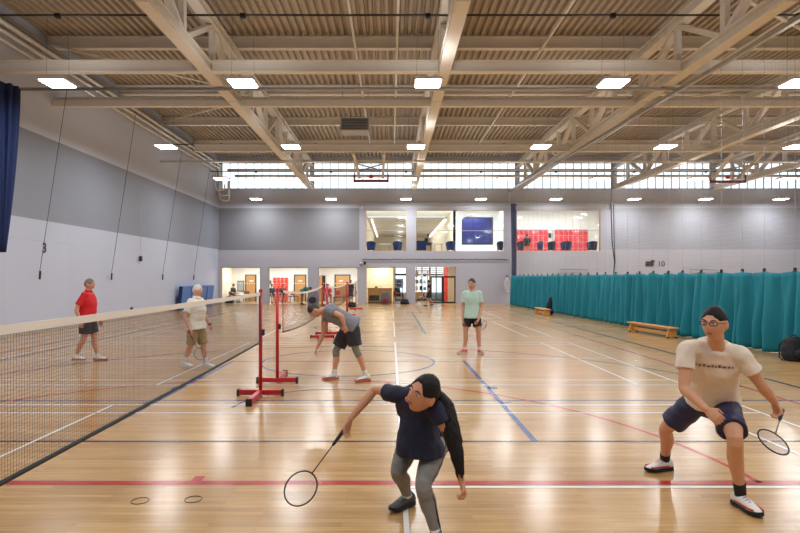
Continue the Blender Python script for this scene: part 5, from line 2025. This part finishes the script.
# ---- 5. man in red polo
J = stand(-6.42, 11.85, 1.74, math.radians(8), dict(wrR=(-.03, -.15, .49), elR=(-.07, -.15, .64), wrL=(.10, .13, .49)), stride=0.10, feet_w=0.06, turn=-0.1)
p5 = Person(J, 1.0, girth=1.12)
p5.body('person', 0.010, skin((202, 146, 118)), True, (0.5, 0.5), label='man in bright red polo and dark shorts walking behind the nearest net')
t_ = p5.shirt(m_redpolo, 0.72, -0.2, 0.022, name='polo_shirt', sl=(0.068, 0.072), flare=0.015)
p5.collar(m_redpolo, t_)
p5.shorts(m_charshort, 0.78, 0.016, (.122, .118, .114))
p5.socks(m_sock, 0.14, 0.044)
p5.shoes(m_whiteshoe, m_pinkrub, m_greyshoe)
p5.hair(m_hairgry, 0.5, 0.12, -0.5, 1.06)
p5.face(m_hairgry)

# ---- 6. older man in white polo
J = stand(-3.83, 11.0, 1.62, math.radians(-18), dict(wrR=(.03, -.155, .47), elR=(-.03, -.16, .63), wrL=(.09, .165, .50), elL=(.0, .155, .64)), stride=0.10, feet_w=0.08, turn=0.15)
p6 = Person(J, 0.96, girth=1.14)
p6.body('person', 0.010, skin((214, 160, 134)), True, (0.7, 0.4), label='white-haired man in white polo and khaki shorts walking behind the net')
t_ = p6.shirt(m_whitepolo, 0.74, -0.27, 0.022, name='polo_shirt', sl=(0.068, 0.074), flare=0.02)
p6.collar(m_whitepolo, t_)
p6.shorts(m_khaki, 1.0, 0.014, (.112, .108, .104))
p6.socks(m_sock, 0.3, 0.046)
p6.shoes(m_whiteshoe, m_whiteshoe, m_greyshoe)
p6.hair(m_hairwht, 0.55, 0.15, -0.45, 1.05)
p6.face(m_hairwht)
wb = V(J['wrL'])
MB().limb([wb.lerp(V(J['elL']), 0.05), wb.lerp(V(J['elL']), 0.16)], [.036, .036], 12, 2, (False, False)).build('wristband', m_black, p6.ob, smooth=True)
gp = V(J['wrR']) + V(J['haR']).normalized() * 0.08
hc = at(199, 352, 10.9)
dr = (hc - gp).normalized()
racket(gp - dr * 0.08, hc, (.3, -1, 0), 'racket hanging from the hand of the white-haired man')

# ---- 7. dark-dressed man at the entrance
J = stand(2.40, 35.2, 1.62, math.radians(165), dict(wrL=(.08, .14, .50)), stride=0.12, feet_w=0.05)
p7 = Person(J, 0.95)
m_darkcl = M('near_black_cloth', (30, 30, 40), 0.8, var=0.1)
p7.body('person', 0.016, skin((186, 136, 110)), True, (0.5, 0.5), label='man in dark T-shirt and dark shorts walking past the black entrance door')
p7.shirt(m_darkcl, 0.6, -0.2, 0.022, sl=(0.066, 0.07))
p7.shorts(m_blackshort, 0.85, 0.016, (.12, .116, .112))
p7.socks(m_sock, 0.1, 0.045)
p7.shoes(m_black, m_black)
p7.hair(m_hairblk, 0.5, 0.1, -0.5, 1.07)


# ---- lobby and gallery figures
def small(J, skc, top, bottom, hair, label, k=0.95, long_=False, short=False, legs=None):
    p = Person(J, k)
    p.body('person', 0.02, skin(skc), True, (0.5, 0.5), label=label)
    p.shirt(top, 0.9, -0.2, 0.02, sl=(0.066, 0.066))
    p.shorts(bottom, 0.6 if short else 0.98, 0.016, (.115, .1, .092), name='shorts' if short else 'trousers')
    p.shoes(m_black, m_black)
    p.hair(hair, 0.5, 0.05, -0.75 if long_ else -0.5, 1.12 if long_ else 1.07)
    return p


m_jk = M('black_jacket', (30, 28, 32), 0.8, var=0.1)
m_dgrey = M('dark_grey_top', (62, 64, 72), 0.8, var=0.1)
m_maroon = M('maroon_top', (96, 30, 38), 0.8, var=0.1)
m_tealtop = M('green_top', (36, 110, 104), 0.8, var=0.1)
m_jeans = M('blue_jeans', (54, 72, 110), 0.8, var=0.1)
small(seated(lx(233, 39.9), 39.9, math.radians(-20)), (190, 140, 112), m_jk, m_browns, m_hairblk, 'dark-haired person in black jacket seated in the leftmost opening', long_=True)
small(seated(lx(271.5, 39.2), 39.2, math.radians(-60)), (190, 140, 112), m_dgrey, m_dgrey, m_hairblk, 'person in dark grey seated at the left of the locker opening')
small(seated(lx(282.5, 40.6), 40.6, math.radians(-70), lean=0.1), (176, 120, 96), m_maroon, m_jk, m_hairblk, 'person in maroon seated close to the orange red lockers')
J = stand(lx(302, 37.0), 37.0, 1.66, math.radians(20), feet_w=0.2)
J['neck'] = J['pelvis'] + V((.36, .1, .20))
J['head'] = J['neck'] + V((.15, .03, -.05))
J['face'] = V((.7, .2, -.7))
J['hup'] = V((.7, .2, .5))
for S, e in (('L', 1), ('R', -1)):
    J['sh' + S] = J['neck'] + V((-.06, .18 * e, -.03))
    J['el' + S] = J['sh' + S] + V((.08, .02 * e, -.27))
    J['wr' + S] = J['el' + S] + V((.1, 0, -.22))
small(J, (150, 100, 76), m_tealtop, m_maroon, m_hairblk, 'person in green top bending over in front of the second oak door', short=True)
small(stand(lx(351, 39.3), 39.3, 1.62, math.radians(-120), feet_w=0.06), (160, 110, 84), m_jk, m_maroon, m_hairblk, 'dark-haired person standing at the right of the grey walled opening')
small(seated(lx(327.8, 39.6), 39.6, math.radians(-70), seat=0.46), (180, 126, 100), m_redpolo, m_redpolo, m_hairbrn, 'person in red seated at the left of the grey walled opening')
small(seated(lx(397.3, 39.7), 39.7, math.radians(-40)), (190, 140, 112), m_jk, m_jk, m_hairblk, 'person in black seated at the right of the reception desk')
J = lift(seated((424.5 - CX) * 38.95 / F, 39.03, math.radians(0), seat=0.46, lean=0.16), GZ)
small(J, (186, 136, 108), m_jk, m_jeans, m_hairblk, 'man in dark top leaning forward from the blue sofa in the gallery')
J = lift(seated((527 - CX) * 39.9 / F, 39.9, math.radians(80), seat=0.46), GZ)
small(J, (186, 136, 108), m_jk, m_jk, m_hairblk, 'dark-haired person seated before the left coral lockers upstairs')
# grey bag with dark patch; the second net's haze is painted in as mauve
backpack((lx(313, 36.6), 36.6, 0), 0.8, 0.5, 1.0, M('haze_tinted_grey_fabric', (142, 132, 150), 0.8, var=0.1), m_jacket, 'mauve grey kit sack with a dark patch behind the second net', 'kit_sack', straps=False)
backpack((lx(352, 34.0), 34.0, 0), 0.5, 0.4, 0.3, m_bagblack, m_bagblack, 'low dark bag on the floor behind the farthest red posts', 'holdall', straps=True)
backpack((lx(228, 38.9) + 0.1, 38.9, 0), 0.6, 0.4, 0.5, m_bagblack, m_bagblack, 'dark holdall at the left end of the leftmost opening', 'holdall', straps=True)

for o in list(sc.objects):
    if o.parent is None and 'category' in o and 'kind' not in o:
        o['kind'] = 'thing'
# ================================================================== camera, view
cam = bpy.data.cameras.new('camera')
cam.sensor_width = 36
cam.lens = F / 800 * 36
cam.shift_x = (400 - CX) / 800
cam.shift_y = (CY - 266.5) / 800
cam.clip_end = 300
co = bpy.data.objects.new('camera', cam)
co.location = (0, 0, H)
co.rotation_euler = (PI / 2, 0, 0)
col.objects.link(co)
sc.camera = co
vs_ = sc.view_settings
vs_.view_transform = 'Standard'
vs_.look = 'None'
vs_.exposure = EXPO
vs_.gamma = 1.0
vs_.use_curve_mapping = False
cy = sc.cycles
cy.use_denoising = True
cy.max_bounces = 8
cy.diffuse_bounces = 5
cy.glossy_bounces = 4
cy.transparent_max_bounces = 16
cy.caustics_reflective = False
cy.caustics_refractive = False
cy.sample_clamp_indirect = 4.0
